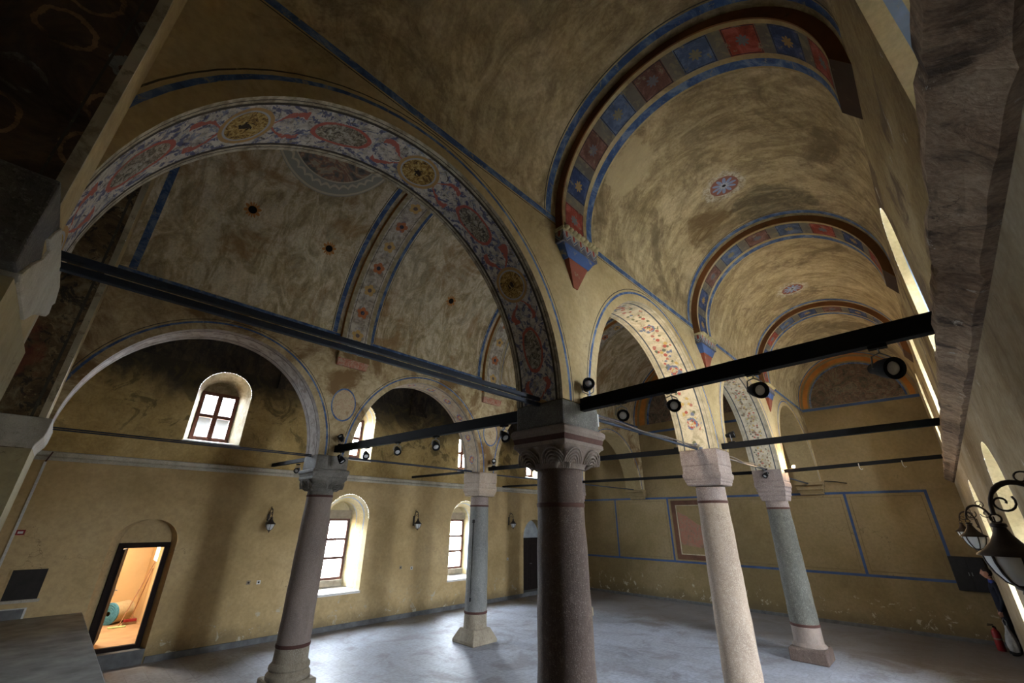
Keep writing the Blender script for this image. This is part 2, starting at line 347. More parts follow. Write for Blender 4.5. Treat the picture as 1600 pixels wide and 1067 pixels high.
    edge = t.ramp(nb, [(.4, (.26, .215, .14)), (.58, (.52, .46, .34))])
    col = t.mix(t.math('GREATER_THAN', av2, .395), col, edge); col = t.mix(t.ring(av2, .44, .006), col, (.05, .04, .03))
    col = t.mix(t.math('MULTIPLY', t.sm(nw, .55, .75), .55), col, (.16, .12, .07))
    t.col(col); t.bump(nb, .4, .012); return t.mat
M['acanthus'] = soffit_acanthus()
def soffit_floral(name, bg, bgd, cols, per=.9, dens=.36, medal=True, line=(.09, .10, .11), lv=.33, scale=9.0):
    t = NT(name); U, V, _ = t.xyz(t.uvc); v = t.math('MULTIPLY', t.math('SUBTRACT', V, .5), .68)
    uv3 = t.comb(U, v, 0.0); nb = t.noise(6, 6, .7, uv3, .6)
    col = t.ramp(nb, [(.38, bgd), (.55, bg)])
    s = t.math('MULTIPLY', t.math('SUBTRACT', t.math('FRACT', t.math('DIVIDE', U, per)), .5), per)
    vd = t.n('ShaderNodeTexVoronoi'); vd.inputs['Scale'].default_value = scale; t.t.links.new(uv3, vd.inputs['Vector'])
    cell = t.xyz(vd.outputs['Color'])
    g = t.math('SQRT', t.math('ADD', t.math('MULTIPLY', s, s), t.math('MULTIPLY', v, v)))
    near = t.math('LESS_THAN', t.math('ADD', t.math('MULTIPLY', t.math('ABSOLUTE', v), 1.4), t.math('MULTIPLY', t.math('ABSOLUTE', t.math('SINE', t.math('MULTIPLY', U, PI/per*2))), .1)), .26)
    d = t.math('ADD', vd.outputs['Distance'], t.math('MULTIPLY', t.noise(38, 4, .7, uv3, 1), .6))
    fl = t.math('MULTIPLY', t.math('LESS_THAN', d, dens), near)
    col = t.mix(t.math('MULTIPLY', fl, .9), col, t.ramp(cell[0], [(i/len(cols), c) for i, c in enumerate(cols)], 'CONSTANT'))
    if medal:
        nn = t.noise(24, 5, .75, uv3, 1.5); gd = t.math('ADD', g, t.math('MULTIPLY', nn, .07)); brk = t.math('GREATER_THAN', t.noise(13, 3, .6, uv3, .5), .46)
        brk2 = t.math('GREATER_THAN', t.noise(17, 3, .6, t.mapv(uv3, loc=(7, 7, 0)), .5), .5)
        col = t.mix(t.math('MULTIPLY', t.ring(gd, .125, .022), brk), col, (.15, .19, .28)); col = t.mix(t.math('MULTIPLY', t.ring(gd, .10, .02), brk2), col, (.42, .10, .07))
        col = t.mix(t.math('MULTIPLY', t.math('LESS_THAN', gd, .07), brk2), col, (.52, .32, .10)); col = t.mix(t.math('LESS_THAN', gd, .04), col, (.6, .5, .36))
    av = t.math('ABSOLUTE', t.math('SUBTRACT', V, .5))
    col = t.mix(t.ring(av, lv, .02), col, line)
    col = t.mix(t.math('GREATER_THAN', av, lv+.035), col, t.ramp(nb, [(.3, tuple(q*.75 for q in bgd)), (.65, tuple(q*.9 for q in bg))]))
    col = t.mix(t.ring(av, .44, .005), col, tuple(q*.35 for q in bg))
    t.col(col); t.bump(nb, .35, .012); return t.mat
M['floral'] = soffit_floral('floral_soffit_paint', (.66, .57, .40), (.42, .35, .22), [(.42, .07, .05), (.12, .13, .07), (.55, .36, .10), (.13, .16, .25), (.4, .13, .10), (.1, .12, .08)], per=1.05, dens=.70, scale=11)
M['floral2'] = soffit_floral('leafy_soffit_paint', (.62, .55, .42), (.4, .34, .24), [(.22, .14, .09), (.42, .12, .09), (.3, .2, .12), (.14, .14, .11), (.5, .36, .12)], per=.5, dens=.75, medal=False, scale=17)
M['floralB'] = soffit_floral('scroll_soffit_paint', (.46, .37, .27), (.32, .24, .16), [(.2, .24, .34), (.45, .16, .12), (.45, .28, .1), (.18, .2, .3)], per=.62, dens=.55, medal=True, lv=.37, scale=14)
M['wornB'] = soffit_floral('worn_soffit_paint', (.46, .38, .32), (.24, .185, .15), [(.2, .12, .1), (.13, .12, .13)], per=.6, dens=.18, medal=False, lv=.28, line=(.08, .06, .05), scale=7)
def trans_n():
    t = NT('rosette_band_paint'); U, V, _ = t.xyz(t.uvc); v = t.math('MULTIPLY', t.math('SUBTRACT', V, .5), .7)
    uv3 = t.comb(U, v, 0.0); nb = t.noise(6, 6, .7, uv3, .6); P = .58
    col = t.ramp(nb, [(.4, (.26, .22, .17)), (.5, (.44, .39, .32)), (.6, (.58, .53, .45))])
    s = t.math('MULTIPLY', t.math('SUBTRACT', t.math('FRACT', t.math('DIVIDE', U, P)), .5), P)
    g = t.math('SQRT', t.math('ADD', t.math('MULTIPLY', s, s), t.math('MULTIPLY', v, v))); ang = t.math('ARCTAN2', v, s)
    idx = t.math('MODULO', t.math('FLOOR', t.math('DIVIDE', U, P)), 2.0)
    pet = t.math('ABSOLUTE', t.math('SINE', t.math('MULTIPLY', ang, 2.5)))
    f1 = t.math('LESS_THAN', g, t.math('ADD', t.math('MULTIPLY', pet, .045), 0.10))
    col = t.mix(f1, col, t.mix(idx, (.46, .16, .06), (.56, .36, .13)))
    col = t.mix(t.math('LESS_THAN', g, .05), col, t.mix(idx, (.05, .05, .07), (.16, .12, .1)))
    lf = t.noise(1.0, 6, .75, t.mapv(uv3, (9, 18, 1)), 2.0)
    col = t.mix(t.math('MULTIPLY', t.math('MULTIPLY', t.sm(lf, .56, .6), t.math('LESS_THAN', t.math('ABSOLUTE', v), .13)), .7), col, (.17, .16, .22))
    av = t.math('ABSOLUTE', t.math('SUBTRACT', V, .5))
    col = t.mix(t.ring(av, .30, .008), col, (.05, .045, .04)); col = t.mix(t.math('GREATER_THAN', av, .36), col, t.ramp(nb, [(.3, (.2, .16, .09)), (.7, (.5, .42, .27))]))
    t.col(col); t.bump(nb, .3, .01); return t.mat
M['rosette'] = trans_n()
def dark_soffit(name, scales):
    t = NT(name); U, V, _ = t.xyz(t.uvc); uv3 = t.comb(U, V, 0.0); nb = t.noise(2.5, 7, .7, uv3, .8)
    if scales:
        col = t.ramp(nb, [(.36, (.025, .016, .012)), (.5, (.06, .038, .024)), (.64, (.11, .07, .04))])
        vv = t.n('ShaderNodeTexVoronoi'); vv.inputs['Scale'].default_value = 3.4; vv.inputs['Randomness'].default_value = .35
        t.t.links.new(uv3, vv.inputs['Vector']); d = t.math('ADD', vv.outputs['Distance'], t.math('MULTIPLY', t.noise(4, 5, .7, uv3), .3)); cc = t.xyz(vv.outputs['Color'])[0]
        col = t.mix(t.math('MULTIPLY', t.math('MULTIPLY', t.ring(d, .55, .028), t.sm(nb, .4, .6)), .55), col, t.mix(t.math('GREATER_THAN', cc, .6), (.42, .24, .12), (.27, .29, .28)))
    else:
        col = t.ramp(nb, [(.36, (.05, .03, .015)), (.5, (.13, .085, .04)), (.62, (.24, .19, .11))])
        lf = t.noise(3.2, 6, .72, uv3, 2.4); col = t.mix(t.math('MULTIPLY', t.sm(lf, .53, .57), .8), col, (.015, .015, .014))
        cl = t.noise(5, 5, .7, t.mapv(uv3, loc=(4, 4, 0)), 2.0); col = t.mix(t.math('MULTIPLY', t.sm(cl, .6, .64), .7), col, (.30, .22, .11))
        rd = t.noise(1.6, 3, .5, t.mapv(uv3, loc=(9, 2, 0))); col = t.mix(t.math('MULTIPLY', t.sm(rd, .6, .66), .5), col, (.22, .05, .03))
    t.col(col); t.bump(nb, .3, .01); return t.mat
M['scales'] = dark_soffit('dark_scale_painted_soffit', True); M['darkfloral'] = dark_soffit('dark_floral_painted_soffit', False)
def fresco(name, stops, sc=2.2):
    t = NT(name); n1 = t.noise(sc, 7, .7, None, 1.6); n2 = t.noise(sc*4, 5, .7, None, 1.0)
    c = t.mix(.4, t.ramp(n1, stops), t.ramp(n2, stops)); t.col(c); t.bump(n2, .3, .01); return t.mat
M['fresco_dark'] = fresco('dark_lunette_fresco', [(.38, (.03, .028, .024)), (.46, (.10, .09, .065)), (.52, (.14, .07, .05)), (.57, (.20, .175, .12)), (.66, (.07, .065, .055))])
M['fresco_frag'] = fresco('fresco_fragment', [(.3, (.10, .07, .05)), (.42, (.22, .17, .12)), (.5, (.36, .13, .09)), (.58, (.28, .2, .14)), (.7, (.14, .10, .07))], 3)
M['oval'] = fresco('oval_medallion_paint', [(.38, (.26, .17, .09)), (.46, (.46, .36, .22)), (.52, (.52, .43, .28)), (.555, (.34, .15, .09)), (.6, (.5, .42, .27)), (.7, (.3, .22, .12))], 4)
M['carved_red'] = fresco('red_carved_border', [(.3, (.16, .1, .06)), (.47, (.40, .12, .07)), (.55, (.42, .33, .24)), (.7, (.4, .14, .09))], 7)
def stone(name, base, speck, dark, sp=1.0, rough=.75, speckt=.63, vscale=1.0, mott=.45):
    t = NT(name, rough, .35); p = t.obj
    a = t.noise(1.6*vscale, 6, .65, t.mapv(p, (1, 1, .35)), .6); b = t.noise(75*sp, 3, .7, p); v = t.vor(38*sp, 'F1', p)
    col = t.ramp(a, [(.3, dark), (.6, base), (.75, tuple(min(1, c*1.2) for c in base))])
    col = t.mix(t.math('MULTIPLY', t.sm(b, speckt-.07, speckt+.02), .6), col, tuple(min(1, q*1.1) for q in speck))
    b2 = t.noise(16*sp, 5, .8, p); col = t.mix(t.math('MULTIPLY', t.sm(b2, .53, .66), .38), col, speck); col = t.mix(t.math('MULTIPLY', t.math('SUBTRACT', 1.0, t.sm(b2, .36, .45)), .6), col, dark)
    col = t.mix(t.math('MULTIPLY', t.math('LESS_THAN', v, .16), mott), col, tuple(c*.3 for c in dark))
    sc = t.noise(70, 2, .5, t.mapv(p, (1, 1, .12))); col = t.mix(t.math('MULTIPLY', t.sm(sc, .6, .66), .18), col, speck)
    ht = t.noise(9, 5, .7, p); col = t.mix(t.math('MULTIPLY', t.sm(ht, .66, .7), .6), col, dark)
    t.col(col); t.bump(t.math('ADD', b, t.math('MULTIPLY', ht, .6)), .55, .012); return t.mat
M['st_brown'] = stone('brown_basalt', (.125, .085, .07), (.24, .19, .15), (.075, .052, .044))
M['st_brown2'] = stone('grey_brown_stone', (.26, .205, .17), (.30, .25, .21), (.17, .13, .11))
M['st_pink'] = stone('pink_andesite', (.38, .295, .225), (.52, .44, .36), (.24, .18, .135), speckt=.6)
M['st_mauve'] = stone('mauve_andesite', (.27, .21, .19), (.45, .39, .35), (.16, .12, .11), speckt=.6)
M['st_grey'] = stone('grey_andesite', (.20, .20, .185), (.33, .33, .30), (.12, .12, .115))
M['st_green'] = stone('grey_green_marble', (.13, .125, .105), (.28, .27, .24), (.06, .06, .05))
M['st_cap'] = stone('capital_grey_stone', (.19, .175, .15), (.3, .28, .25), (.10, .09, .08), mott=.2)
M['st_white'] = stone('pale_limestone', (.56, .52, .43), (.55, .52, .46), (.28, .25, .2), mott=.2)
M['st_pale'] = stone('very_pale_limestone', (.62, .59, .50), (.7, .68, .6), (.4, .36, .28), mott=.15)
M['st_base'] = stone('weathered_tan_stone', (.30, .25, .18), (.42, .38, .3), (.15, .12, .085), mott=.3)
M['st_dark'] = stone('dark_grey_block', (.10, .093, .085), (.2, .18, .16), (.05, .045, .04))
M['leaf'] = stone('leaf_relief_stone', (.27, .22, .185), (.36, .31, .26), (.16, .125, .1), mott=.1)
M['red_line'] = flat('red_brown_joint', (.075, .03, .022), .8)
M['iron'] = flat('black_iron', (.008, .008, .009), .8, 0, spec=.15)
M['steel'] = flat('blue_black_rod', (.022, .030, .05), .6, 0, spec=.3)
M['lens'] = flat('spotlight_glass', (.62, .62, .63), .15, 0, .1, 80, .8)
M['chrome'] = flat('grey_metal_bracket', (.25, .26, .28), .35, .7)
M['bronze'] = flat('dark_bronze', (.045, .034, .028), .5, .5, .3, 12, bump=.2)
M['milk'] = None
def mk_milk():
    t = NT('frosted_glass', .35, .5); t.col(t.ramp(t.noise(10, 3, .5, t.obj), [(.3, (.70, .72, .73)), (.7, (.8, .82, .82))])); t.set('Transmission Weight', .25); return t.mat
M['milk'] = mk_milk()
M['wood'] = flat('red_brown_window_wood', (.10, .032, .016), .5, 0, .35, 9, bump=.15)
M['wood_dark'] = flat('dark_door_wood', (.010, .0045, .003), .9, 0, .35, 9)
M['white_pl'] = flat('white_plastic', (.55, .55, .53), .5)
M['white_marble'] = flat('white_sill_marble', (.62, .60, .56), .5, 0, .1, 6)
M['reveal'] = plaster('reveal_plaster', (.62, .52, .30), (.52, .42, .22), (.70, .61, .40), scale=1.2, brush=.3, seed=3)
M['reveal_grey'] = plaster('weathered_reveal_plaster', (.20, .16, .095), (.11, .085, .05), (.33, .29, .22), scale=1.6, brush=.5, seed=9)
M['reveal_line'] = painted('reveal_blue_line', (.30, .42, .66), (.6, .5, .3), .25)
M['lintel'] = flat('stone_lintel', (.30, .25, .18), .85, 0, .2, 8, bump=.3)
M['grey_stone'] = flat('grey_threshold_stone', (.115, .118, .12), .75, 0, .3, 6, bump=.3)
M['room'] = flat('storeroom_plaster', (.60, .43, .22), .9, 0, .08, 2, obj=False)
M['room_floor'] = flat('storeroom_floor', (.36, .22, .11), .6, 0, .2, 3, obj=False)
def glass():
    t = NT('window_glass'); tr = t.n('ShaderNodeBsdfTransparent'); tr.inputs[0].default_value = (.93, .96, .97, 1)
    gl = t.n('ShaderNodeBsdfGlossy'); gl.inputs['Roughness'].default_value = .05; mx = t.n('ShaderNodeMixShader')
    mx.inputs[0].default_value = .06; t.t.links.new(tr.outputs[0], mx.inputs[1]); t.t.links.new(gl.outputs[0], mx.inputs[2]); t.t.links.new(mx.outputs[0], t.out.inputs[0]); return t.mat
M['glass'] = glass()
def floor_mat():
    t = NT('stone_paving', .55, .32); b = t.n('ShaderNodeTexBrick'); _p = t.xyz(); t.t.links.new(t.comb(_p[1], _p[0], 0.0), b.inputs['Vector']); b.offset = .5
    for k, v in dict(Scale=1.0, **{'Mortar Size': .006, 'Brick Width': .62, 'Row Height': .31, 'Bias': 0.0}).items(): b.inputs[k].default_value = v
    b.inputs['Color1'].default_value = (.34, .355, .40, 1); b.inputs['Color2'].default_value = (.39, .415, .485, 1); b.inputs['Mortar'].default_value = (.29, .305, .34, 1)
    n1 = t.noise(.9, 7, .7, None, .7); n2 = t.noise(14, 4, .6)
    c = t.mix(t.math('MULTIPLY', t.sm(n1, .48, .62), .5), b.outputs['Color'], (.17, .15, .14)); c = t.mix(t.ramp(n2, [(.4, .3), (.6, 0.)]), c, (.11, .11, .115))
    fx = t.math('ADD', _p[0], t.math('MULTIPLY', t.math('SUBTRACT', n1, .5), 3.0)); c = t.mix(t.math('MULTIPLY', t.sm(fx, 12.8, 14.2), .75), c, (.17, .14, .12))   # low light and warm bounce painted in as brown towards the far end
    fy = t.math('ADD', _p[1], t.math('MULTIPLY', t.math('SUBTRACT', n1, .5), 2.0)); c = t.mix(t.math('MULTIPLY', t.sm(fy, 11.5, 12.6), .6), c, (.2, .165, .13))  # same painted browning beside the left wall
    t.col(c); t.set('Roughness', t.ramp(n1, [(.3, .5), (.7, .64)])); t.bump(t.math('ADD', t.math('MULTIPLY', b.outputs['Fac'], -.8), n2), .25, .006); return t.mat
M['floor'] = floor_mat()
M['cornice'] = stone('cornice_limestone', (.50, .46, .38), (.6, .57, .5), (.27, .24, .185), mott=.15, rough=.9)
M['cornice_d'] = plaster('brown_cornice_stone', (.27, .18, .115), (.09, .06, .038), (.44, .34, .24), stain=(.06, .042, .03), staint=(.53, .66), peel=(.48, .44, .38), scale=3.2, seed=21, brush=.6)

# ------------------------------------------------------------------ wall building
def ell(c, a, z, h, n=36):
    return [(c+a*math.cos(PI-PI*i/n), z+h*math.sin(PI*i/n)) for i in range(n+1)]
def strip_wall(mb, P, u0, u1, z0, z1, ops, m=0, step=0.0):
    """planar wall u0..u1 x z0..z1 with arched openings; ops: dict(c,a,zs,zsp,h,rings=[(da,dh,mat)])"""
    ops = sorted(ops, key=lambda o: o['c']); cur = u0
    for o in ops:
        R = o.get('rings', []); A = o['a'] + (R[-1][0] if R else 0); c, a, zs, zp, h = o['c'], o['a'], o['zs'], o['zsp'], o['h']
        H = h + (R[-1][1] if R else 0)
        if c-A > cur+1e-6: mb.face([P(cur, z0), P(c-A, z0), P(c-A, z1), P(cur, z1)], m)
        if zs > z0+1e-6: mb.face([P(c-A, z0), P(c+A, z0), P(c+A, zs), P(c-A, zs)], m)
        pc = [(0, 0)] + [(r[0], r[1]) for r in R]
        for k, r in enumerate(R):
            A0, A1 = a+pc[k][0], a+pc[k+1][0]
            e0 = ell(c, A0, zp, h+pc[k][1]); e1 = ell(c, A1, zp, h+pc[k+1][1])
            for i in range(len(e0)-1): mb.face([P(*e0[i]), P(*e0[i+1]), P(*e1[i+1]), P(*e1[i])], r[2])
            if zp > zs+1e-6:
                for sg in (-1, 1): mb.face([P(c+sg*A0, zs), P(c+sg*A1, zs), P(c+sg*A1, zp), P(c+sg*A0, zp)], r[2])
        e = ell(c, A, zp, H)
        for i in range(len(e)-1): mb.face([P(*e[i]), P(*e[i+1]), P(e[i+1][0], z1), P(e[i][0], z1)], m)
        cur = c+A
    if u1 > cur+1e-6: mb.face([P(cur, z0), P(u1, z0), P(u1, z1), P(cur, z1)], m)
def bands(mb, P, u0, u1, zs, mats):
    for i, m in enumerate(mats): mb.face([P(u0, zs[i]), P(u1, zs[i]), P(u1, zs[i+1]), P(u0, zs[i+1])], m)
def soffit(mb, outline0, Pf, Pb, m=0, n=1, v0=0, v1=1):
    L = 0
    for i in range(len(outline0)-1):
        p, q = outline0[i], outline0[i+1]; d = math.hypot(q[0]-p[0], q[1]-p[1])
        mb.face([Pf(*p), Pf(*q), Pb(*q), Pb(*p)], m, [(L, v0), (L+d, v0), (L+d, v1), (L, v1)]); L += d

M['arcP'] = plaster('plain_end_arch_plaster', (.31, .24, .125), (.24, .18, .09), (.36, .29, .16), scale=.8, seed=16)
RG = [(.125, .115, 1), (.165, .15, 2), (.19, .185, 1), (.202, .197, 3), (.24, .215, 1)]
def arcade(name, yf, yb, front_sgn, soff, ztf, ztb, label_mats):
    mb = MB()
    for y, zt in ((yf, ztf), (yb, ztb)):
        P = lambda u, z, y=y: (u, y, z)
        ops = [dict(c=c, a=a, zs=ZI, zsp=ZI, h=HA, rings=RG) for c, a in ARCH]
        strip_wall(mb, P, XC, XE, ZI, zt-.13, ops, 0)
        bands(mb, P, XC, XE, [zt-.13, zt-.118, zt-.10, zt-.01, zt+.04], [3, 0, 2, 0])
    # underside strips over the imposts
    xs = [XC, ARCH[0][0]-ARCH[0][1]]
    for k in range(3): xs += [ARCH[k][0]+ARCH[k][1], ARCH[k+1][0]-ARCH[k+1][1]]
    xs += [ARCH[3][0]+ARCH[3][1], XE]
    for k in range(0, len(xs), 2): mb.face([(xs[k], yf, ZI), (xs[k+1], yf, ZI), (xs[k+1], yb, ZI), (xs[k], yb, ZI)], 0)
    w = struct(mb.build(name, [label_mats[0], label_mats[1], M['blue'], M['black']]))
    for k, (c, a) in enumerate(ARCH):
        sb = MB(); e = ell(c, a, ZI, HA, 44)
        soffit(sb, e, lambda u, z: (u, yf, z), lambda u, z: (u, yb, z))
        sb.build('arch_soffit', [soff[k]], w, smooth=30)
    return w
arcade('wall_arcade_right', YA0, YA1, -1, [M['acanthus'], M['floral'], M['floral2'], M['arcP']], ZS, ZN, (M['arc'], M['arc']))
M['arcB'] = plaster('arcade_plaster_brown', (.46, .35, .19), (.30, .215, .105), (.58, .48, .31), stain=(.20, .12, .05), staint=(.47, .62), scale=1.3, seed=12, brush=.6)
arcade('wall_arcade_left', YB0, YB1, -1, [M['wornB'], M['floralB'], M['floralB'], M['arcP']], ZN, ZS, (M['arcB'], M['arcB']))

# vaults -------------------------------------------------------------
def vault(name, y0, y1, zs, h, strips, mats, n=40, kind='structure', parent=None, inset=0.0, flare=0):
    mb = MB(); c = (y0+y1)/2; a = (y1-y0)/2-inset; e = ell(c, a, zs, h-inset, n)
    L = [0]
    for i in range(n): L.append(L[-1]+math.hypot(e[i+1][0]-e[i][0], e[i+1][1]-e[i][1]))
    for (x0, x1, m) in strips:
        k = max(1, int((x1-x0)/.8))
        for j in range(k):
            xa, xb = x0+(x1-x0)*j/k, x0+(x1-x0)*(j+1)/k
            for i in range(n):
                mb.face([(xa, e[i][0], e[i][1]), (xb, e[i][0], e[i][1]), (xb, e[i+1][0], e[i+1][1]), (xa, e[i+1][0], e[i+1][1])], m,
                        [(L[i], (xa-x0)/(x1-x0)), (L[i], (xb-x0)/(x1-x0)), (L[i+1], (xb-x0)/(x1-x0)), (L[i+1], (xa-x0)/(x1-x0))])
    o = mb.build(name, mats, parent, smooth=40)
    if not parent: struct(o)
    return o
HR = 1.62; HN = 2.85
TX = [(3.46, 4.16), (7.86, 8.56), (12.28, 12.96)]
def vstrips(x0, x1, marks):
    s = []; cur = x0
    for a, b, m in marks:
        if a > cur: s.append((cur, a, 0))
        s.append((a, b, m)); cur = b
    s.append((cur, x1, 0)); return s
mk = [(XC+.12, XC+.23, 1)]
for a, b in TX: mk += [(a-.225, a-.21, 2), (a-.19, a-.09, 1)]
mkE = mk + [(XE-.34, XE-.24, 1), (XE-.2, XE-.02, 3)]
mkN = sorted(mkE + [q for a, b in TX for q in ((b+.03, b+.12, 1), (b+.15, b+.16, 2))])
vault('ceiling', YR, YA0, ZS, HR, vstrips(XC, XE, mkE), [M['vault_r'], M['blue'], M['black'], M['orange']])
vault('ceiling', YA1, YB0, ZN, HN, vstrips(XC, XE, mkN), [M['vault_n'], M['blue'], M['black'], M['orange']])
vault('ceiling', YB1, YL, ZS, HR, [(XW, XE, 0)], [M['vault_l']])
# transverse arches --------------------------------------------------
def trans_right(x0, x1, c0, seed):
    random.seed(seed)
    ins = .11; n = 60; mb = MB(); y0, y1 = YR, YA0; c = (y0+y1)/2; a = (y1-y0)/2
    zf = 6.2
    def outl(i_): 
        e = ell(c, a-i_, ZS, HR-i_, n); return [(e[0][0], ZS-.03)] + e + [(e[-1][0], zf)]
    eo = outl(0.0); ei = outl(ins)
    def strip(ea, eb, xa, xb, m, u0=None):
        for i in range(len(ea)-1):
            mb.face([(xa, *ea[i]), (xa, *ea[i+1]), (xb, *eb[i+1]), (xb, *eb[i])], m, [(0, 0), (1, 0), (1, 1), (0, 1)])
    strip(eo, ei, x0, x0, 1)                 # near vertical face, brown
    tip = (YR, ZS-.22)                       # the rib dies into the outer wall in a wedge
    mb.face([(x0, *ei[0]), (x1, *ei[0]), (x1, *tip), (x0, *tip)], 8); mb.face([(x0, *ei[0]), (x0, *eo[0]), (x0, *tip)], 1); mb.face([(x1, *ei[0]), (x1, *eo[0]), (x1, *tip)], 1)
    strip(ei, eo, x1, x1, 0)
    wA = .075; wS = .40
    xs = [x0, x0+.02, x0+wA, x0+wA+wS, x1-.15, x1-.03, x1]
    strip(ei, ei, xs[0], xs[1], 1); strip(ei, ei, xs[1], xs[2], 0); strip(ei, ei, xs[3], xs[4], 0); strip(ei, ei, xs[4], xs[5], 2); strip(ei, ei, xs[5], xs[6], 0)
    # painted squares along the band
    L = [0]
    for i in range(len(ei)-1): L.append(L[-1]+math.hypot(ei[i+1][0]-ei[i][0], ei[i+1][1]-ei[i][1]))
    tot = L[-1]; N = 9
    def at(s):
        s = max(0, min(tot, s))
        for i in range(len(L)-1):
            if s <= L[i+1]+1e-9:
                f = (s-L[i])/max(1e-9, L[i+1]-L[i]); return (ei[i][0]+f*(ei[i+1][0]-ei[i][0]), ei[i][1]+f*(ei[i+1][1]-ei[i][1]))
    for k in range(N):
        s0, s1 = tot*k/N, tot*(k+1)/N; gap = .075
        def seg(sa, sb, m, uv=False, q=5):
            for j in range(q):
                p, r = at(sa+(sb-sa)*j/q), at(sa+(sb-sa)*(j+1)/q)
                mb.face([(xs[2], *p), (xs[2], *r), (xs[3], *r), (xs[3], *p)], m, [(0, j/q), (0, (j+1)/q), (1, (j+1)/q), (1, j/q)])
        seg(s0, s0+gap, 7, q=1); seg(s0+gap, s1-gap, c0[k % len(c0)]); seg(s1-gap, s1, 7, q=1)
    o = mb.build('trim_1', [M['arc'], M['brown'], M['blue'], M['sq_red'], M['sq_blue'], M['sq_lblue'], M['sq_pink'], M['grid'], M['wedge']], smooth=40); return struct(o)
M['wedge'] = painted('dark_brown_rib_end', (.045, .022, .012), (.08, .05, .03), .3)
M['grid'] = painted('grey_paint_gap', (.13, .115, .09), (.2, .17, .11), .5)
seqs = [[3, 4, 3, 5, 6, 5, 6, 4, 3], [3, 4, 3, 5, 6, 5, 6, 4, 4], [6, 5, 4, 6, 4, 5, 3, 4, 3]]
for k, (a, b) in enumerate(TX):
    o = trans_right(a, b, seqs[k], k); o.name = 'trim_%d' % (k+1)
def trans_plain(name, y0, y1, zs, h, x0, x1, m, side, ins=.11):
    mb = MB(); c = (y0+y1)/2; a = (y1-y0)/2; zf = 6.25 if zs > 6.5 else zs-.25
    def outl(i_):
        e = ell(c, a-i_, zs, h-i_, 48); return [(e[0][0], zf)] + e + [(e[-1][0], zf)]
    eo, ei = outl(0), outl(ins); L = 0
    for i in range(len(eo)-1):
        d = math.hypot(ei[i+1][0]-ei[i][0], ei[i+1][1]-ei[i][1])
        mb.face([(x0, *eo[i]), (x0, *eo[i+1]), (x0, *ei[i+1]), (x0, *ei[i])], 1)
        mb.face([(x1, *eo[i]), (x1, *eo[i+1]), (x1, *ei[i+1]), (x1, *ei[i])], 1)
        mb.face([(x0, *ei[i]), (x0, *ei[i+1]), (x1, *ei[i+1]), (x1, *ei[i])], 0, [(L, 0), (L+d, 0), (L+d, 1), (L, 1)]); L += d
    return struct(mb.build(name, [m, side], smooth=40))
for k, (a, b) in enumerate(TX):
    trans_plain('trim_%d' % (k+4), YA1, YB0, ZN, HN, a, b, M['rosette'], M['orange'])
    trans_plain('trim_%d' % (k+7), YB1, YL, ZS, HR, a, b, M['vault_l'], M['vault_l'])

# ------------------------------------------------------------------ outer walls
def opening(c, a, zs, ztop, **k):
    h = min(a, .75)
    return dict(c=c, a=a, zs=zs, zsp=ztop-h, h=h, **k)
WIN_LOW = [opening(6.16, .68, .88, 3.46), opening(10.72, .68, .88, 3.42)]
WIN_UP = [opening(2.3, .60, 4.52, 6.36), opening(6.05, .58, 4.50, 6.3), opening(10.8, .58, 4.50, 6.3), opening(14.6, .58, 4.5, 6.3)]
DOORS = [dict(c=1.62, a=.57, zs=.0, zsp=2.25, h=.5), dict(c=14.55, a=.68, zs=0.0, zsp=2.1, h=.7)]
def side_wall(name, y, out, low, upp, m_low, m_up):
    mb = MB(); P = lambda u, z: (u, y, z)
    strip_wall(mb, P, XW, XE, 0, ZC0, low, 0); strip_wall(mb, P, XW, XE, ZC0, ZS, upp, 1)
    return struct(mb.build(name, [m_low, m_up]))
side_wall('wall_left', YL, 1, WIN_LOW+DOORS, WIN_UP, M['wall_low'], M['wall_up'])
RLOW = [opening(6.1, .66, .12, 3.52), opening(10.6, .64, .12, 3.46), dict(c=16.45, a=.5, zs=0, zsp=2.1, h=.45)]
RUP = [opening(1.85, .60, 4.15, 6.36), opening(6.2, .62, 4.15, 6.36), opening(10.6, .6, 4.15, 6.36), opening(14.6, .6, 4.15, 6.36)]
side_wall('wall_right', YR, -1, RLOW, RUP, M['wall_right'], M['wall_right_up'])

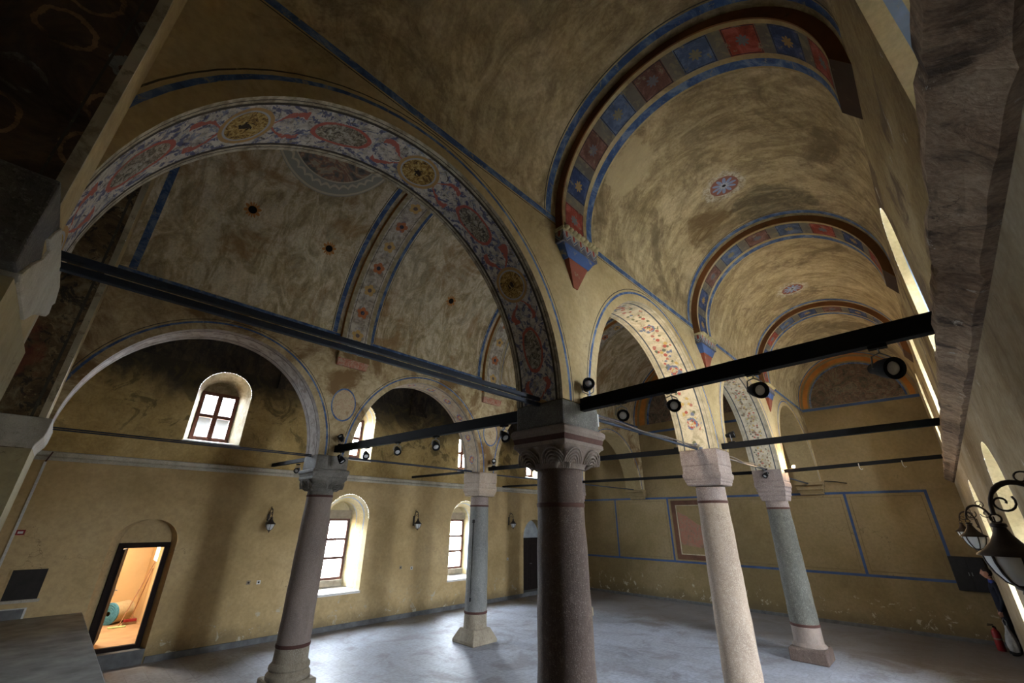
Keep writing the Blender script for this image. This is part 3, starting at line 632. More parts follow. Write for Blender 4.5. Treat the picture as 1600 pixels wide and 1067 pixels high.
PORTALS = []
def window(name, y, out, o, rows=3, depth=.55, mrev='reveal', line=True, sill='white_marble', fr_top=None, lintel=True, inner=None, cols=2):
    """splayed embrasure + wooden window; out=+1 left wall, -1 right wall"""
    c, a, zs, zp, h = o['c'], o['a'], o['zs'], o['zsp'], o['h']
    ai = inner or a-.18; zi = zs+.10; yb = y+out*depth
    fac = lambda f: (a+(ai-a)*f)
    def outline(f, n=28):
        A = fac(f); e = ell(c, A, zp, h*max(A/a, .72), n); zb = zs+(zi-zs)*f
        return [(c-A, zb)] + e + [(c+A, zb)]
    mb = MB(); fs = ([0, .14, .23, .62, .64, 1] if (out < 0 and rows == 2) else [0, .22, .27, .62, .66, 1]) if line else [0, 1]
    for k in range(len(fs)-1):
        p, q = outline(fs[k]), outline(fs[k+1]); y0, y1 = y+out*depth*fs[k], y+out*depth*fs[k+1]
        for i in range(len(p)-1):
            mb.face([(p[i][0], y0, p[i][1]), (p[i+1][0], y0, p[i+1][1]), (q[i+1][0], y1, q[i+1][1]), (q[i][0], y1, q[i][1])], 1 if (line and k in (1, 3)) else 0)
    zt = fr_top if fr_top else zp+.05     # top of the timber frame
    # tympanum above the frame
    e = [(u, z) for u, z in ell(c, ai, zp, h*max(ai/a, .72), 28)]
    for i in range(len(e)-1):
        mb.face([(e[i][0], yb, zt), (e[i+1][0], yb, zt), (e[i+1][0], yb, max(zt, e[i+1][1])), (e[i][0], yb, max(zt, e[i][1]))], 2)
    root = struct(mb.build(name, [M[mrev], M['reveal_line'], M[mrev]], smooth=40))
    # sill
    sb = MB(); sb.face([(c-a, y, zs), (c+a, y, zs), (c+ai, yb, zi), (c-ai, yb, zi)], 0)
    sb.box((c-a-.02, min(y, y-out*.03), zs-.06), (c+a+.02, max(y, y-out*.03), zs), 0)
    sb.build('window_sill', [M[sill]], root)
    if lintel:
        lb = MB(); lb.box((c-ai+.005, min(yb, yb-out*.1), zt), (c+ai-.005, max(yb, yb-out*.1), zt+.24), 0); lb.build('lintel', [M['lintel']], root)
        lb = MB(); lb.box((c-ai+.005, min(yb, yb-out*.1), zi), (c+ai-.005, max(yb, yb-out*.1), zi+.17), 0); lb.build('lower_sill', [M['lintel']], root)
        zf0 = zi+.17
    else: zf0 = zi
    fb = MB(); t = .07 if rows == 3 else .085; d0, d1 = sorted((yb-out*.04, yb+out*.02))
    fb.box((c-ai, d0, zf0), (c-ai+t, d1, zt)); fb.box((c+ai-t, d0, zf0), (c+ai, d1, zt))
    fb.box((c-ai+t, d0, zf0), (c+ai-t, d1, zf0+t)); fb.box((c-ai+t, d0, zt-t), (c+ai-t, d1, zt))
    if cols == 2: fb.box((c-t*.7, d0, zf0+t), (c+t*.7, d1, zt-t))
    for r in range(1, rows):
        zz = zf0+t+(zt-zf0-2*t)*r/rows
        for xa, xb in (((c-ai+t, c-t*.7), (c+t*.7, c+ai-t)) if cols == 2 else ((c-ai+t, c+ai-t),)): fb.box((xa, d0, zz-t*.5), (xb, d1, zz+t*.5))
    fb.build('window_frame', [M['wood']], root, bevel=.006)
    gb = MB(); ym = (d0+d1)/2; gb.face([(c-ai+t, ym, zf0+t), (c+ai-t, ym, zf0+t), (c+ai-t, ym, zt-t), (c-ai+t, ym, zt-t)]); gb.build('window_pane', [M['glass']], root)
    PORTALS.append((c, yb+out*.06, (zf0+zt)/2, 2*ai, zt-zf0, out))
    return root
for k, o in enumerate(WIN_LOW): window('window_%d' % (k+1), YL, 1, o, 3, fr_top=2.78, inner=.345, cols=1)
for k, o in enumerate(WIN_UP): window('window_%d' % (k+3), YL, 1, o, 2, mrev='reveal_grey' if k == 0 else 'reveal', fr_top=o['zsp']+.12, inner=.43, line=k > 0, lintel=False)
for k, o in enumerate(RLOW[:2]): window('window_%d' % (k+7), YR, -1, o, 3, fr_top=2.8, depth=.62)
for k, o in enumerate(RUP): window('window_%d' % (k+10), YR, -1, o, 2, fr_top=o['zsp']+.1, lintel=False, depth=.62)
# light portals in the window openings guide the sky light
for k, (x, y, z, sx, sz, out) in enumerate(PORTALS):
    ld = bpy.data.lights.new('sky_portal', 'AREA'); ld.shape = 'RECTANGLE'; ld.size = sx; ld.size_y = sz; ld.cycles.is_portal = True
    lo = bpy.data.objects.new('sky_portal', ld); COL.objects.link(lo); lo.location = (x, y, z)
    lo.rotation_euler = (math.radians(-90 if out > 0 else 90), 0, 0)

# cornices
def cornice(name, y, out, m, d=.17):
    mb = MB(); prof = [(0, ZC0), (.04, ZC0), (.06, ZC0+.02), (.09, ZC0+.05), (d-.03, ZC0+.085), (d-.01, ZC0+.10), (d-.01, ZC1-.01), (0, ZC1+.012)]
    from mathutils import noise as mn
    step = .07 if out < 0 else .25; x = XW; K = int((XE-XW)/step); amp = .016 if out < 0 else .004
    def pt(k, q):
        xx = XW+(XE-XW)*k/K; a, z = prof[q]; nn = mn.noise(Vector((xx*2.3, q*.7, 3)))+.6*mn.noise(Vector((xx*7, q*1.3, 1)))
        crack = .012 if (k % int(1.4/step)) == 0 else 0
        return (xx, y-out*max(0, a+(amp*nn-crack)*(a > .03)), z+(amp*.6*nn if 0 < q < len(prof)-1 else 0))
    for k in range(K):
        for q in range(len(prof)-1): mb.face([pt(k, q), pt(k+1, q), pt(k+1, q+1), pt(k, q+1)], 0)
    o = struct(mb.build(name, [m])); return o
cornice('trim_10', YL, 1, M['cornice'], .08); cornice('trim_11', YR, -1, M['cornice_d'], .175)

# end wall with painted panels (grid cells carry the paint) ----------
def grid_wall(name, P, us, vs, fn, mats, keep=None):
    mb = MB()
    for i in range(len(us)-1):
        for j in range(len(vs)-1):
            u, v = (us[i]+us[i+1])/2, (vs[j]+vs[j+1])/2
            mb.face([P(us[i], vs[j]), P(us[i+1], vs[j]), P(us[i+1], vs[j+1]), P(us[i], vs[j+1])], fn(u, v))
    return mb.build(name, mats)
BV = [.21, 2.11, 5.68, 7.97, 10.39, 12.5]; Z0, Z1 = 1.355, 3.645; bw = .035
us = {YR, YL}; vs = {0, ZS}
for b in BV: us |= {b-bw, b+bw, b-bw-.09, b-bw-.075, b+bw+.09, b+bw+.075}
vs |= {Z0-bw, Z0+bw, Z1-bw, Z1+bw, Z0+bw+.075, Z0+bw+.09, Z1-bw-.075, Z1-bw-.09, ZS-.11, ZS-.02}
us = sorted(us); vs = sorted(vs)
def efn(u, v):
    if ZS-.11 < v < ZS-.02: return 1
    if u < BV[0]-bw or u > BV[-1]+bw: return 1 if (abs(v-Z0) < bw and u < BV[0]) else 0
    if abs(v-Z0) < bw or abs(v-Z1) < bw: return 1
    if Z0 < v < Z1:
        if any(abs(u-b) < bw for b in BV): return 1
        for i in range(len(BV)-1):
            lo, hi = BV[i]+bw+.075, BV[i+1]-bw-.075
            if lo < u < hi and Z0+bw+.075 < v < Z1-bw-.075:
                if u < lo+.015 or u > hi-.015 or v < Z0+bw+.09 or v > Z1-bw-.09: return 2
    return 0
M['fine'] = painted('fine_brown_line', (.16, .11, .055), (.26, .2, .1), .3)
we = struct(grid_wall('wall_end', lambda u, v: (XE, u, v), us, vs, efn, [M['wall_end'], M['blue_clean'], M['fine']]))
def lunette(name, y0, y1, zs, h, parent):
    mb = MB(); c = (y0+y1)/2; a = (y1-y0)/2; n = 40; x = XE
    lv = [(0, 0), (.80, 0), (.835, 1), (.87, 0), (.96, 2), (1.0, 3)]
    for k in range(1, len(lv)):
        q0 = lv[k-1][0] or 1e-4; e0 = ell(c, a*q0, zs, h*q0, n); e1 = ell(c, a*lv[k][0], zs, h*lv[k][0], n)
        m = [0, 1, 2, 3, 2][k-1]
        for i in range(n): mb.face([(x, *e0[i]), (x, *e0[i+1]), (x, *e1[i+1]), (x, *e1[i])], m)
    return mb.build(name, [M['fresco_dark'], M['blue'], M['wall_end'], M['orange']], parent)
lunette('lunette_fresco', YR, YA0, ZS, HR, we); 
lunette('lunette_fresco', YA1, YB0, ZN, HN, we)
mb = MB(); mb.face([(XE, YA1, ZS), (XE, YB0, ZS), (XE, YB0, ZN), (XE, YA1, ZN)]); mb.face([(XE, YB1, ZS), (XE, YL, ZS), (XE, YL, ZS+HR+.1), (XE, YB1, ZS+HR+.1)])
mb.build('upper_wall', [M['wall_end']], we)
mb = MB(); mb.box((XE+.03, YR-.05, 0), (XE+.4, YL+.05, 9.95)); mb.build('outer_masonry', [M['lintel']], we)
# west: back wall, cross wall with arches, piers
mb = MB(); mb.face([(XW, YR, 0), (XW, YL, 0), (XW, YL, 10), (XW, YR, 10)]); struct(mb.build('wall_west', [M['wall_low']]))
mb = MB(); P = lambda u, z: (XC, u, z)
XCA = -.345
NA = dict(c=6.09, a=2.27, z=4.5, h=3.95); AA = dict(c=.96, a=1.33, z=5.0, h=1.45)
strip_wall(mb, lambda u, z: (XCA, u, z), YR, YA0, 3.6, ZS+HR, [dict(c=AA['c'], a=AA['a'], zs=3.6, zsp=AA['z'], h=AA['h'], rings=[(.02, .02, 1)])], 0)
mb.face([(XCA, YA0, 3.6), (XC, YA0, 3.6), (XC, YA0, 8), (XCA, YA0, 8)])
strip_wall(mb, P, YA1, YB0, 3.6, ZN+HN, [dict(c=NA['c'], a=NA['a'], zs=3.6, zsp=NA['z'], h=NA['h'], rings=[(.08, .08, 1)])], 0)
mb.face([P(YA0, 3.6), P(YA1, 3.6), P(YA1, 9.6), P(YA0, 9.6)]); mb.face([P(YB0, 3.6), P(YB1, 3.6), P(YB1, 9.6), P(YB0, 9.6)])
wc = struct(mb.build('wall_cross', [M['arc'], M['cream']]))
def deep_soffit(name, A, m, segs):
    e = ell(A['c'], A['a'], A['z'], A['h'], 40); e = [(e[0][0], 3.6)] + e + [(e[-1][0], 3.6)]
    sb = MB()
    for (x0, x1, mi) in segs: soffit(sb, e, lambda u, z: (x0, u, z), lambda u, z: (x1, u, z), mi, v0=-x0, v1=-x1)
    sb.build(name, m, wc, smooth=40)
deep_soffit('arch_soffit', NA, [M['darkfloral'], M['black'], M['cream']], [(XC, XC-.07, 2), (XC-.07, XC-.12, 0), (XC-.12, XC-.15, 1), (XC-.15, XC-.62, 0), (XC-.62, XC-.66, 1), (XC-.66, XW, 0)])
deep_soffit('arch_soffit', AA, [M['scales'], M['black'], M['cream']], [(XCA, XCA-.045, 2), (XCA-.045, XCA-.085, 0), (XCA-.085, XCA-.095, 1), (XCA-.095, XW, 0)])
# piers (below the impost) ------------------------------------------
M['pier'] = plaster('pier_plaster', (.40, .34, .19), (.32, .26, .13), (.46, .40, .25), scale=.6, seed=15, brush=.2)
for nm, ya, yb_, xx in (('wall_pier_right', 2.22, 3.30, XCA), ('wall_pier_left', 8.36, 9.6, XC)):
    mb = MB(); mb.box((XW, ya, 0), (xx, yb_, 3.6)); struct(mb.build(nm, [M['pier']]))
# stone impost blocks on the piers
def impost(name, y0, y1, m, lab, steps):
    mb = MB()
    for (z0, z1, d0, d1) in steps:
        A = [(XC+d0, y0-d0, z0), (XC+d0, y1+d0, z0), (XW, y1+d0, z0), (XW, y0-d0, z0)]; B = [(XC+d1, y0-d1, z1), (XC+d1, y1+d1, z1), (XW, y1+d1, z1), (XW, y0-d1, z1)]
        for k in range(4): mb.face([A[k], A[(k+1) % 4], B[(k+1) % 4], B[k]])
        mb.face(A[::-1]); mb.face(B)
    return tag(mb.build(name, [m], bevel=.012), lab, 'capital')
impost('pier_capital', 8.36, 9.6, M['st_white'], 'white moulded stone capital on the far left pier, above plain ochre wall', [(3.6, 3.66, .0, .01), (3.66, 3.76, .01, .06), (3.76, 3.82, .06, .07), (3.82, 4.0, .07, .075)])
def prism_x(name, poly, x0, x1, m, jit=0):
    mb = MB(); mb.face([(x1, *p) for p in poly]); mb.face([(x0, *p) for p in poly][::-1])
    for q in range(len(poly)): mb.face([(x0, *poly[q]), (x1, *poly[q]), (x1, *poly[(q+1) % len(poly)]), (x0, *poly[(q+1) % len(poly)])])
    return mb.build(name, [m], bevel=.01)
root = empty('pier_capital', 'broken pale and grey stone capital at the left edge under the big painted arch', 'capital')
a_ = prism_x('pale_face', [(2.5, 3.985), (3.22, 3.985), (3.30, 3.95), (3.36, 3.92), (3.29, 3.88), (3.33, 3.84), (3.28, 3.81), (3.02, 3.74), (2.86, 3.67), (2.74, 3.605), (2.30, 3.602), (2.24, 3.63), (2.34, 3.72), (2.46, 3.80), (2.50, 3.86), (2.36, 3.85), (2.42, 3.92)], -1.2, XCA+.012, M['st_pale'])
b_ = prism_x('grey_block', [(2.10, 3.985), (2.52, 3.985), (2.44, 3.90), (2.36, 3.84), (2.48, 3.80), (2.34, 3.72), (2.22, 3.62), (2.12, 3.62), (2.10, 3.7)], -1.2, XCA+.004, M['st_dark'])
a_.parent = root; b_.parent = root
# floor, platform
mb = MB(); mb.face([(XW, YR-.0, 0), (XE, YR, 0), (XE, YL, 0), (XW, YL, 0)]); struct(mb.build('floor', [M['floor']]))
M['platform'] = flat('platform_paving', (.26, .25, .235), .8, 0, .35, 3, bump=.3, obj=False)
mb = MB(); mb.box((XC, 4.6, 0.001), (1.0, YL-.002, 1.05)); struct(mb.build('floor_platform', [M['platform']], bevel=.015))
# skirting
for nm, y, s in (('baseboard_left', YL, -1),):
    mb = MB()
    for x0, x1 in ((1.0, 1.1), (2.22, 13.87), (15.23, XE)): mb.box((x0, y+s*.03, 0), (x1, y, .12))
    struct(mb.build(nm, [M['grey_stone']]))
mb = MB(); mb.box((XE-.03, YR, 0), (XE, YL, .09)); struct(mb.build('baseboard_end', [M['grey_stone']]))

# ------------------------------------------------------------------ columns
def column(i, y, kind, mats, lab, ring=(.65, 3.1), cap='leaf', r=.27, base='drum'):
    x = CX[i]; root = empty('column', lab, 'column', (x, y, 0)); root['kind'] = 'thing'
    m_shaft, m_top, m_cap, m_imp, m_base = mats
    mb = MB()
    if base == 'block':      # chamfered cut-corner block
        mb.sqloft([(.40, 0), (.40, .07), (.27, .31)], (0, 0, 0)); mb.build('plinth', [m_base], root, bevel=.02)
        mb = MB(); mb.lathe([(.31, .29), (.29, .31), (.285, ring[0])], n=40); mb.build('base_drum', [m_base], root, smooth=35)
    elif base == 'square':
        mb.sqloft([(.36, 0), (.355, .22), (.33, .26)], (0, 0, 0)); mb.build('plinth', [m_base], root, bevel=.02)
        mb = MB(); mb.lathe([(.33, .25), (.34, .28), (.29, .34), (.285, ring[0])], n=40); mb.build('base_drum', [M['st_brown2']], root, smooth=35)
    else:
        mb.sqloft([(.38, 0), (.375, .16), (.36, .18)], (0, 0, 0)); mb.build('plinth', [m_base], root, bevel=.02)
        mb = MB(); mb.lathe([(.35, .17), (.37, .2), (.37, .25), (.34, .28), (.325, .31), (.345, .34), (.34, .38), (.295, .43), (.285, ring[0])], n=40); mb.build('base_drum', [m_base], root, smooth=35)
    mb = MB(); mb.lathe([(.292, ring[0]-.005), (.297, ring[0]+.01), (.297, ring[0]+.04), (.288, ring[0]+.05)], n=40); mb.build('base_ring', [M['red_line']], root, smooth=35)
    mb = MB(); prof = []
    for k in range(13):
        f = k/12; z = ring[0]+.045+(ring[1]-ring[0]-.045)*f; prof.append((r*1.05-(.035*f**1.4)*1.0+.004*math.sin(k*2.1), z))
    mb.lathe(prof, n=48); mb.build('shaft', [m_shaft], root, smooth=35)
    mb = MB(); rt_ = prof[-1][0]; mb.lathe([(rt_+.004, ring[1]-.01), (rt_+.008, ring[1]), (rt_+.008, ring[1]+.03), (rt_-.002, ring[1]+.035)], n=40); mb.build('neck_ring', [M['red_line']], root, smooth=35)
    mb = MB(); mb.lathe([(rt_, ring[1]+.03), (rt_*.985, 3.36)], n=48); mb.build('upper_drum', [m_top], root, smooth=35)
    # capital
    if cap == 'leaf':
        mb = MB(); n = 64; lev = []
        zs_ = [3.30, 3.32, 3.36, 3.42, 3.48, 3.52]; bl = [0.0, .12, .3, .55, .8, .95]; hf = [.27, .275, .29, .315, .345, .36]
        rings = []
        for z, b, h in zip(zs_, bl, hf):
            rg = []
            for k in range(n):
                a_ = 2*PI*(k+.5)/n; cr = h
                sq = h/max(abs(math.cos(a_)), abs(math.sin(a_))); sq = min(sq, h*1.36)
                rr = cr*(1-b)+sq*b; rr += .012*math.cos(a_*16)*(1-abs(b-.5)) 
                rg.append((rr*math.cos(a_), rr*math.sin(a_), z))
            rings.append(rg)
        for q in range(len(rings)-1):
            for k in range(n): mb.face([rings[q][k], rings[q][(k+1) % n], rings[q+1][(k+1) % n], rings[q+1][k]])
        mb.face(rings[0][::-1]); mb.face(rings[-1])
        bell = mb.build('capital', [m_cap], root, smooth=50)
        # carved leaves: ribs on faces and corners
        mb = MB()
        for f in range(4):
            ca, sa = math.cos(f*PI/2), math.sin(f*PI/2)
            def W(u, d, z): return (ca*d-sa*u, sa*d+ca*u, z)
            for cx_ in (-.17, .17):
                for q in range(5):
                    w_ = .035+.028*q; pts = []
                    for s_ in range(9):
                        th = PI*s_/8; u = cx_+w_*math.cos(th); z = 3.345+(.02+.033*q)*math.sin(th); pts.append(W(u, .277+(z-3.30)*.40+.012, z))
                    mb.tube(pts, .010, 5)
        for f in range(4):   # corner shell leaf
            a_ = PI/4+f*PI/2
            for q in range(-3, 4):
                b_ = a_+q*.075; pts = []
                for s_ in range(6):
                    f_ = s_/5; z = 3.31+f_*(.19-.012*q*q); rr = .285+.125*f_; pts.append((rr*math.cos(b_+(a_-b_)*f_*.5), rr*math.sin(b_+(a_-b_)*f_*.5), z))
                mb.tube(pts, [.019, .022, .023, .021, .017, .007], 6)
        mb.build('carved_leaves', [M['leaf'] if kind == 'A1' else m_cap], bell, smooth=60)
        mb = MB(); mb.sqloft([(.35, 3.515), (.362, 3.53), (.362, 3.565), (.35, 3.575)], (0, 0, 0)); mb.sqloft([(.365, 3.625), (.385, 3.66), (.385, 3.70), (.36, 3.725)], (0, 0, 0)); mb.build('abacus', [m_cap], root, bevel=.006)
        mb = MB(); mb.sqloft([(.352, 3.57), (.366, 3.63)], (0, 0, 0)); mb.build('painted_band', [M['red_line'] if kind == 'A1' else m_cap], root)
    else:
        st = {'step': [(.28, 3.38), (.30, 3.40), (.30, 3.43), (.315, 3.45), (.315, 3.48), (.33, 3.50), (.34, 3.54), (.34, 3.58), (.325, 3.60), (.325, 3.72)],
              'tall': [(.26, 3.27), (.28, 3.34), (.28, 3.37), (.30, 3.40), (.30, 3.46), (.32, 3.50), (.32, 3.56), (.34, 3.60), (.34, 3.68), (.33, 3.72)]}[cap]
        mb = MB(); mb.sqloft(st, (0, 0, 0)); mb.build('capital', [m_cap], root, bevel=.008)
    mb = MB(); hi = .335; mb.sqloft([(hi-.006, 3.72), (hi, 3.75), (hi, 3.985), (hi-.01, ZI)], (0, 0, 0)); mb.build('impost_block', [m_imp], root, bevel=.012)
    return root
M['st_imp'] = stone('dark_grey_impost_stone', (.125, .12, .105), (.27, .26, .23), (.07, .066, .058), sp=.8)
M['dark_gap'] = flat('dark_groove', (.02, .018, .016), .9)
s = M
column(0, YA, 'A1', (s['st_brown'], s['st_brown'], s['st_brown2'], s['st_imp'], s['st_brown']), 'thick dark brown stone column nearest the camera, leaf capital with a red band', ring=(.55, 2.93))
column(1, YA, 'A2', (s['st_pink'], s['st_mauve'], s['st_mauve'], s['st_mauve'], s['st_pink']), 'pale pink stone column right of the dark brown one', ring=(.40, 3.1), cap='step')
column(2, YA, 'A3', (s['st_green'], s['st_mauve'], s['st_mauve'], s['st_mauve'], s['st_brown']), 'dark grey green column farthest right, on a low square dark plinth', ring=(.65, 3.09), cap='tall', base='square')
column(0, YB, 'B1', (s['st_brown2'], s['st_cap'], s['st_cap'], s['st_cap'], s['st_base']), 'grey brown column with carved grey capital, leftmost in the photo', ring=(.65, 3.2))
column(1, YB, 'B2', (s['st_grey'], s['st_mauve'], s['st_pink'], s['st_pink'], s['st_base']), 'slim grey column with pale pinkish capital on a chamfered block base', ring=(.62, 3.12), cap='step', base='block')
cb2 = bpy.data.objects['column.004']
mb = MB(); an = math.radians(196); cx_, cy_ = math.cos(an), math.sin(an)
mb.tube([(cx_*.272, cy_*.272, .95), (cx_*.266, cy_*.266, 2.72)], .012, 8)
for zz in (.93, 2.74): mb.lathe([(0, -.05), (.035, -.04), (.035, .04), (0, .05)], (cx_*.26, cy_*.26, zz), 12)
mb.build('vertical_groove', [M['dark_gap']], cb2, smooth=50)
column(2, YB, 'B3', (s['st_grey'], s['st_mauve'], s['st_mauve'], s['st_mauve'], s['st_base']), 'far grey column hidden behind the dark brown column', cap='tall', base='square')

# ------------------------------------------------------------------ corbels under the ribs
def corbel_mat():
    t = NT('zigzag_painted_corbel'); x, y, _ = t.xyz(t.uvc)
    zz = t.math('ABSOLUTE', t.math('SUBTRACT', t.math('FRACT', t.math('MULTIPLY', x, 5.0)), .5))
    d = t.math('SUBTRACT', y, t.math('ADD', t.math('MULTIPLY', zz, 1.0), .22))
    c = t.mix(t.ring(d, 0, .07), (.33, .31, .27), (.07, .10, .20))
    c = t.mix(t.math('LESS_THAN', d, -.16), c, (.10, .10, .13))
    c = t.mix(t.math('MULTIPLY', t.math('GREATER_THAN', d, .2), t.math('LESS_THAN', zz, .14)), c, (.28, .05, .035))
    c = t.mix(t.sm(t.noise(12, 5, .7), .55, .65), c, (.22, .2, .16)); t.col(c); t.bump(t.noise(20, 4), .4, .01); return t.mat
M['zig'] = corbel_mat()
M['c_blue'] = painted('corbel_blue', (.05, .09, .22), (.25, .22, .15), .35); M['c_red'] = painted('corbel_red', (.20, .055, .03), (.25, .2, .12), .3)
M['scallop'] = flat('scallop_green_cream', (.42, .36, .2), .8, 0, .3, 14)
for k, (a, b) in enumerate(TX):
    a -= .02; b += .03; y = YA0; d = .13
    lab = ['painted corbel with zigzag band and red tip beside the largest arch', 'painted corbel with zigzag band above the pale pink column', 'small painted corbel with blue and red tip above the grey green column'][k]
    root = empty('rib_corbel', lab, 'corbel', (0, 0, 0))
    mb = MB(); mb.face([(a, y-d, 6.0), (b, y-d, 6.0), (b, y-d, 6.16), (a, y-d, 6.16)], 0, [(0, 0), (1, 0), (1, 1), (0, 1)])
    for xx in (a, b): mb.face([(xx, y-d, 6.0), (xx, y, 6.0), (xx, y, 6.16), (xx, y-d, 6.16)], 0, [(0, 0), (.2, 0), (.2, 1), (0, 1)])
    mb.face([(a, y-d, 6.0), (b, y-d, 6.0), (b, y, 6.0), (a, y, 6.0)], 0); mb.face([(a, y-d, 6.16), (b, y-d, 6.16), (b, y, 6.16), (a, y, 6.16)], 0)
    mb.build('zigzag_band', [M['zig']], root)
    mb = MB(); n = 9
    mb.box((a-.02, y-d-.02, 6.16), (b+.02, y, 6.20), 0)
    for q in range(n):
        u = a+(b-a)*(q+.5)/n; mb.lathe([(0, -.035), (.03, -.022), (.042, 0), (.03, .022), (0, .035)], (u, y-d-.03, 6.19), 10)
    mb.build('scalloped_moulding', [M['scallop']], root, smooth=50)
    def frust(n_, z0, z1, i0, i1, d0, d1, m_):
        mb = MB(); A = [(a+i0, y-d0, z0), (b-i0, y-d0, z0), (b-i0, y, z0), (a+i0, y, z0)]; B = [(a+i1, y-d1, z1), (b-i1, y-d1, z1), (b-i1, y, z1), (a+i1, y, z1)]
        for q in range(4): mb.face([A[q], A[(q+1) % 4], B[(q+1) % 4], B[q]])
        mb.face(A); mb.face(B); mb.build(n_, [m_], root)
    frust('blue_wedge', 6.0, 5.84, .03, .15, .11, .08, M['c_blue']); frust('red_tip', 5.84, 5.5, .17, .33, .075, .01, M['c_red'])
for k, (a, b) in enumerate(TX):
    lab = ['red carved bracket under the flower-painted rib, above the leftmost column', 'red carved bracket above the slim grey column', 'carved bracket of the far nave rib, behind the largest arch'][k]
    root = empty('rib_bracket', lab, 'bracket', (0, 0, 0)); y = YB0
    mb = MB(); mb.box((a-.0, y-.13, 6.12), (b+.04, y, 6.25), 0); mb.build('plain_top', [M['arcB']], root, bevel=.01)
    mb = MB(); A = [(a+.0, y-.12), (b+.03, y-.12), (b+.03, y), (a+.0, y)]; B = [(a+.02, y-.07), (b+.01, y-.07), (b+.01, y), (a+.02, y)]
    for q in range(4): mb.face([(*A[q], 6.115), (*A[(q+1) % 4], 6.115), (*B[(q+1) % 4], 5.96), (*B[q], 5.96)])
    mb.face([(*p, 5.96) for p in B]); mb.build('carved_front', [M['carved_red']], root)
    mb = MB(); y = YA1
    mb = MB(); mb.box((a, y, 6.0), (b, y+.12, 6.25)); tag(mb.build('rib_bracket', [M['arc']]), 'plain bracket on the hidden side of the right arcade', 'bracket', 'plain brackets on the nave side')
# painted ovals over the left columns: thin raised plaster medallions
for k in range(3):
    x = CX[k]+.02; n = 40; mb = MB(); mb2 = MB(); y = YB0-.006; A, B = (.27, .36)
    P_ = lambda f, i, yy: (x+A*f*math.cos(2*PI*i/n), yy, 5.1+B*f*math.sin(2*PI*i/n))
    for i in range(n):
        mb.face([P_(0, 0, y), P_(.93, i, y), P_(.93, i+1, y)])
        mb2.face([P_(.93, i, y), P_(.93, i+1, y), P_(1.03, i+1, y), P_(1.03, i, y)]); mb2.face([P_(1.03, i, y), P_(1.03, i+1, y), P_(1.03, i+1, YB0), P_(1.03, i, YB0)])
    root = empty('painted_medallion', ['oval painted medallion with blue rim above the leftmost column', 'oval painted medallion above the slim grey column', 'oval painted medallion at the far end of the left arcade'][k], 'medallion')
    mb.build('figure_painting', [M['oval']], root); mb2.build('blue_rim', [M['blue']], root)

# ------------------------------------------------------------------ tie beams, rods
def beam(name, p, q, wd, ht, m, lab, cat='beam', group=None, gap=None):
    mb = MB(); p, q = Vector(p), Vector(q); d = (q-p).normalized(); s_ = d.cross(Vector((0, 0, 1))).normalized(); u = s_.cross(d)
    offs = [(0,)] if gap is None else [(-gap,), (gap,)]
    for (o_,) in offs:
        c = [s_*sx*wd/2+u*(sz*ht/2+o_) for sx, sz in ((-1, -1), (1, -1), (1, 1), (-1, 1))]
        A = [p+k_ for k_ in c]; B = [q+k_ for k_ in c]
        for k_ in range(4): mb.face([A[k_], A[(k_+1) % 4], B[(k_+1) % 4], B[k_]])
        mb.face(A[::-1]); mb.face(B)
    return tag(mb.build(name, [m], bevel=.006), lab, cat, group)
IR, ST = M['iron'], M['steel']
ZB = 4.03
beam('track_beam', (3.82, YA0+.06, 3.985), (3.82, YR, 4.06), .09, .14, IR, 'thick black track beam crossing the right aisle nearest the camera', 'beam')
beam('track_beam', (3.82, YA1-.02, 4.0), (3.82, YB0+.03, 4.14), .09, .14, IR, 'black track beam with spotlights from the leaf capital to the leftmost column', 'beam')
beam('track_beam', (3.82, YB1-.1, 4.04), (3.82, YL, 4.1), .07, .09, IR, 'short black beam between the leftmost column and the ochre side wall', 'beam')
beam('tie_beam', (8.26, YA0+.05, 4.06), (8.26, YR, 4.10), .08, .10, IR, 'black tie beam from the pale pink column to the right wall', 'beam')
beam('tie_beam', (8.26, YA1-.02, 4.06), (8.26, YB0+.03, 4.10), .08, .10, IR, 'black tie beam between the slim grey and pale pink columns', 'beam')
beam('tie_beam', (8.26, YB1-.1, 4.08), (8.26, YL, 4.1), .06, .07, IR, 'thin black beam between the slim grey column and the ochre wall', 'beam')
beam('tie_beam', (12.62, YA0+.05, 3.97), (12.62, YR, 4.08), .07, .08, IR, 'black tie beam with hooks from the grey green column to the right wall', 'beam')
beam('tie_beam', (12.62, YA1-.02, 3.98), (12.62, YB0+.03, 4.02), .07, .08, IR, 'farthest black tie beam across the nave', 'beam')
beam('tie_beam', (12.62, YB1-.1, 4.0), (12.62, YL, 4.03), .06, .07, IR, 'far thin black beam by the dark end door', 'beam')
def rod(x0, x1, y, z, m, lab, dbl=None, t_=.035): beam('tie_rod', (x0, y, z), (x1, y, z), t_, t_, m, lab, 'rod', None, dbl)
rod(XC, 3.47, YA, 4.015, ST, 'double blue-black rod running under the largest painted arch', .03, .042)
rod(4.12, 7.92, YA, 4.01, ST, 'rod with a cable bundle between the dark brown and pale pink columns')
rod(8.57, 12.29, YA, 4.0, ST, 'rod between the pale pink and grey green columns')
rod(12.94, XE-.35, YA, 3.95, ST, 'short rod from the grey green column to the end wall')
rod(XC, 3.47, YB, 4.0, ST, 'rod under the big left arch, in front of the small upper window', .014, .022)
rod(4.12, 7.92, YB, 4.03, ST, 'rod between the leftmost column and the slim grey column', .012, .022)
rod(8.57, 12.29, YB, 4.0, ST, 'rod right of the slim grey column')
rod(12.94, XE-.35, YB, 4.0, ST, 'far rod hidden behind the dark brown column')
M['cable'] = flat('grey_brown_cable', (.08, .065, .055), .6, 0, .3, 20)
mb = MB()
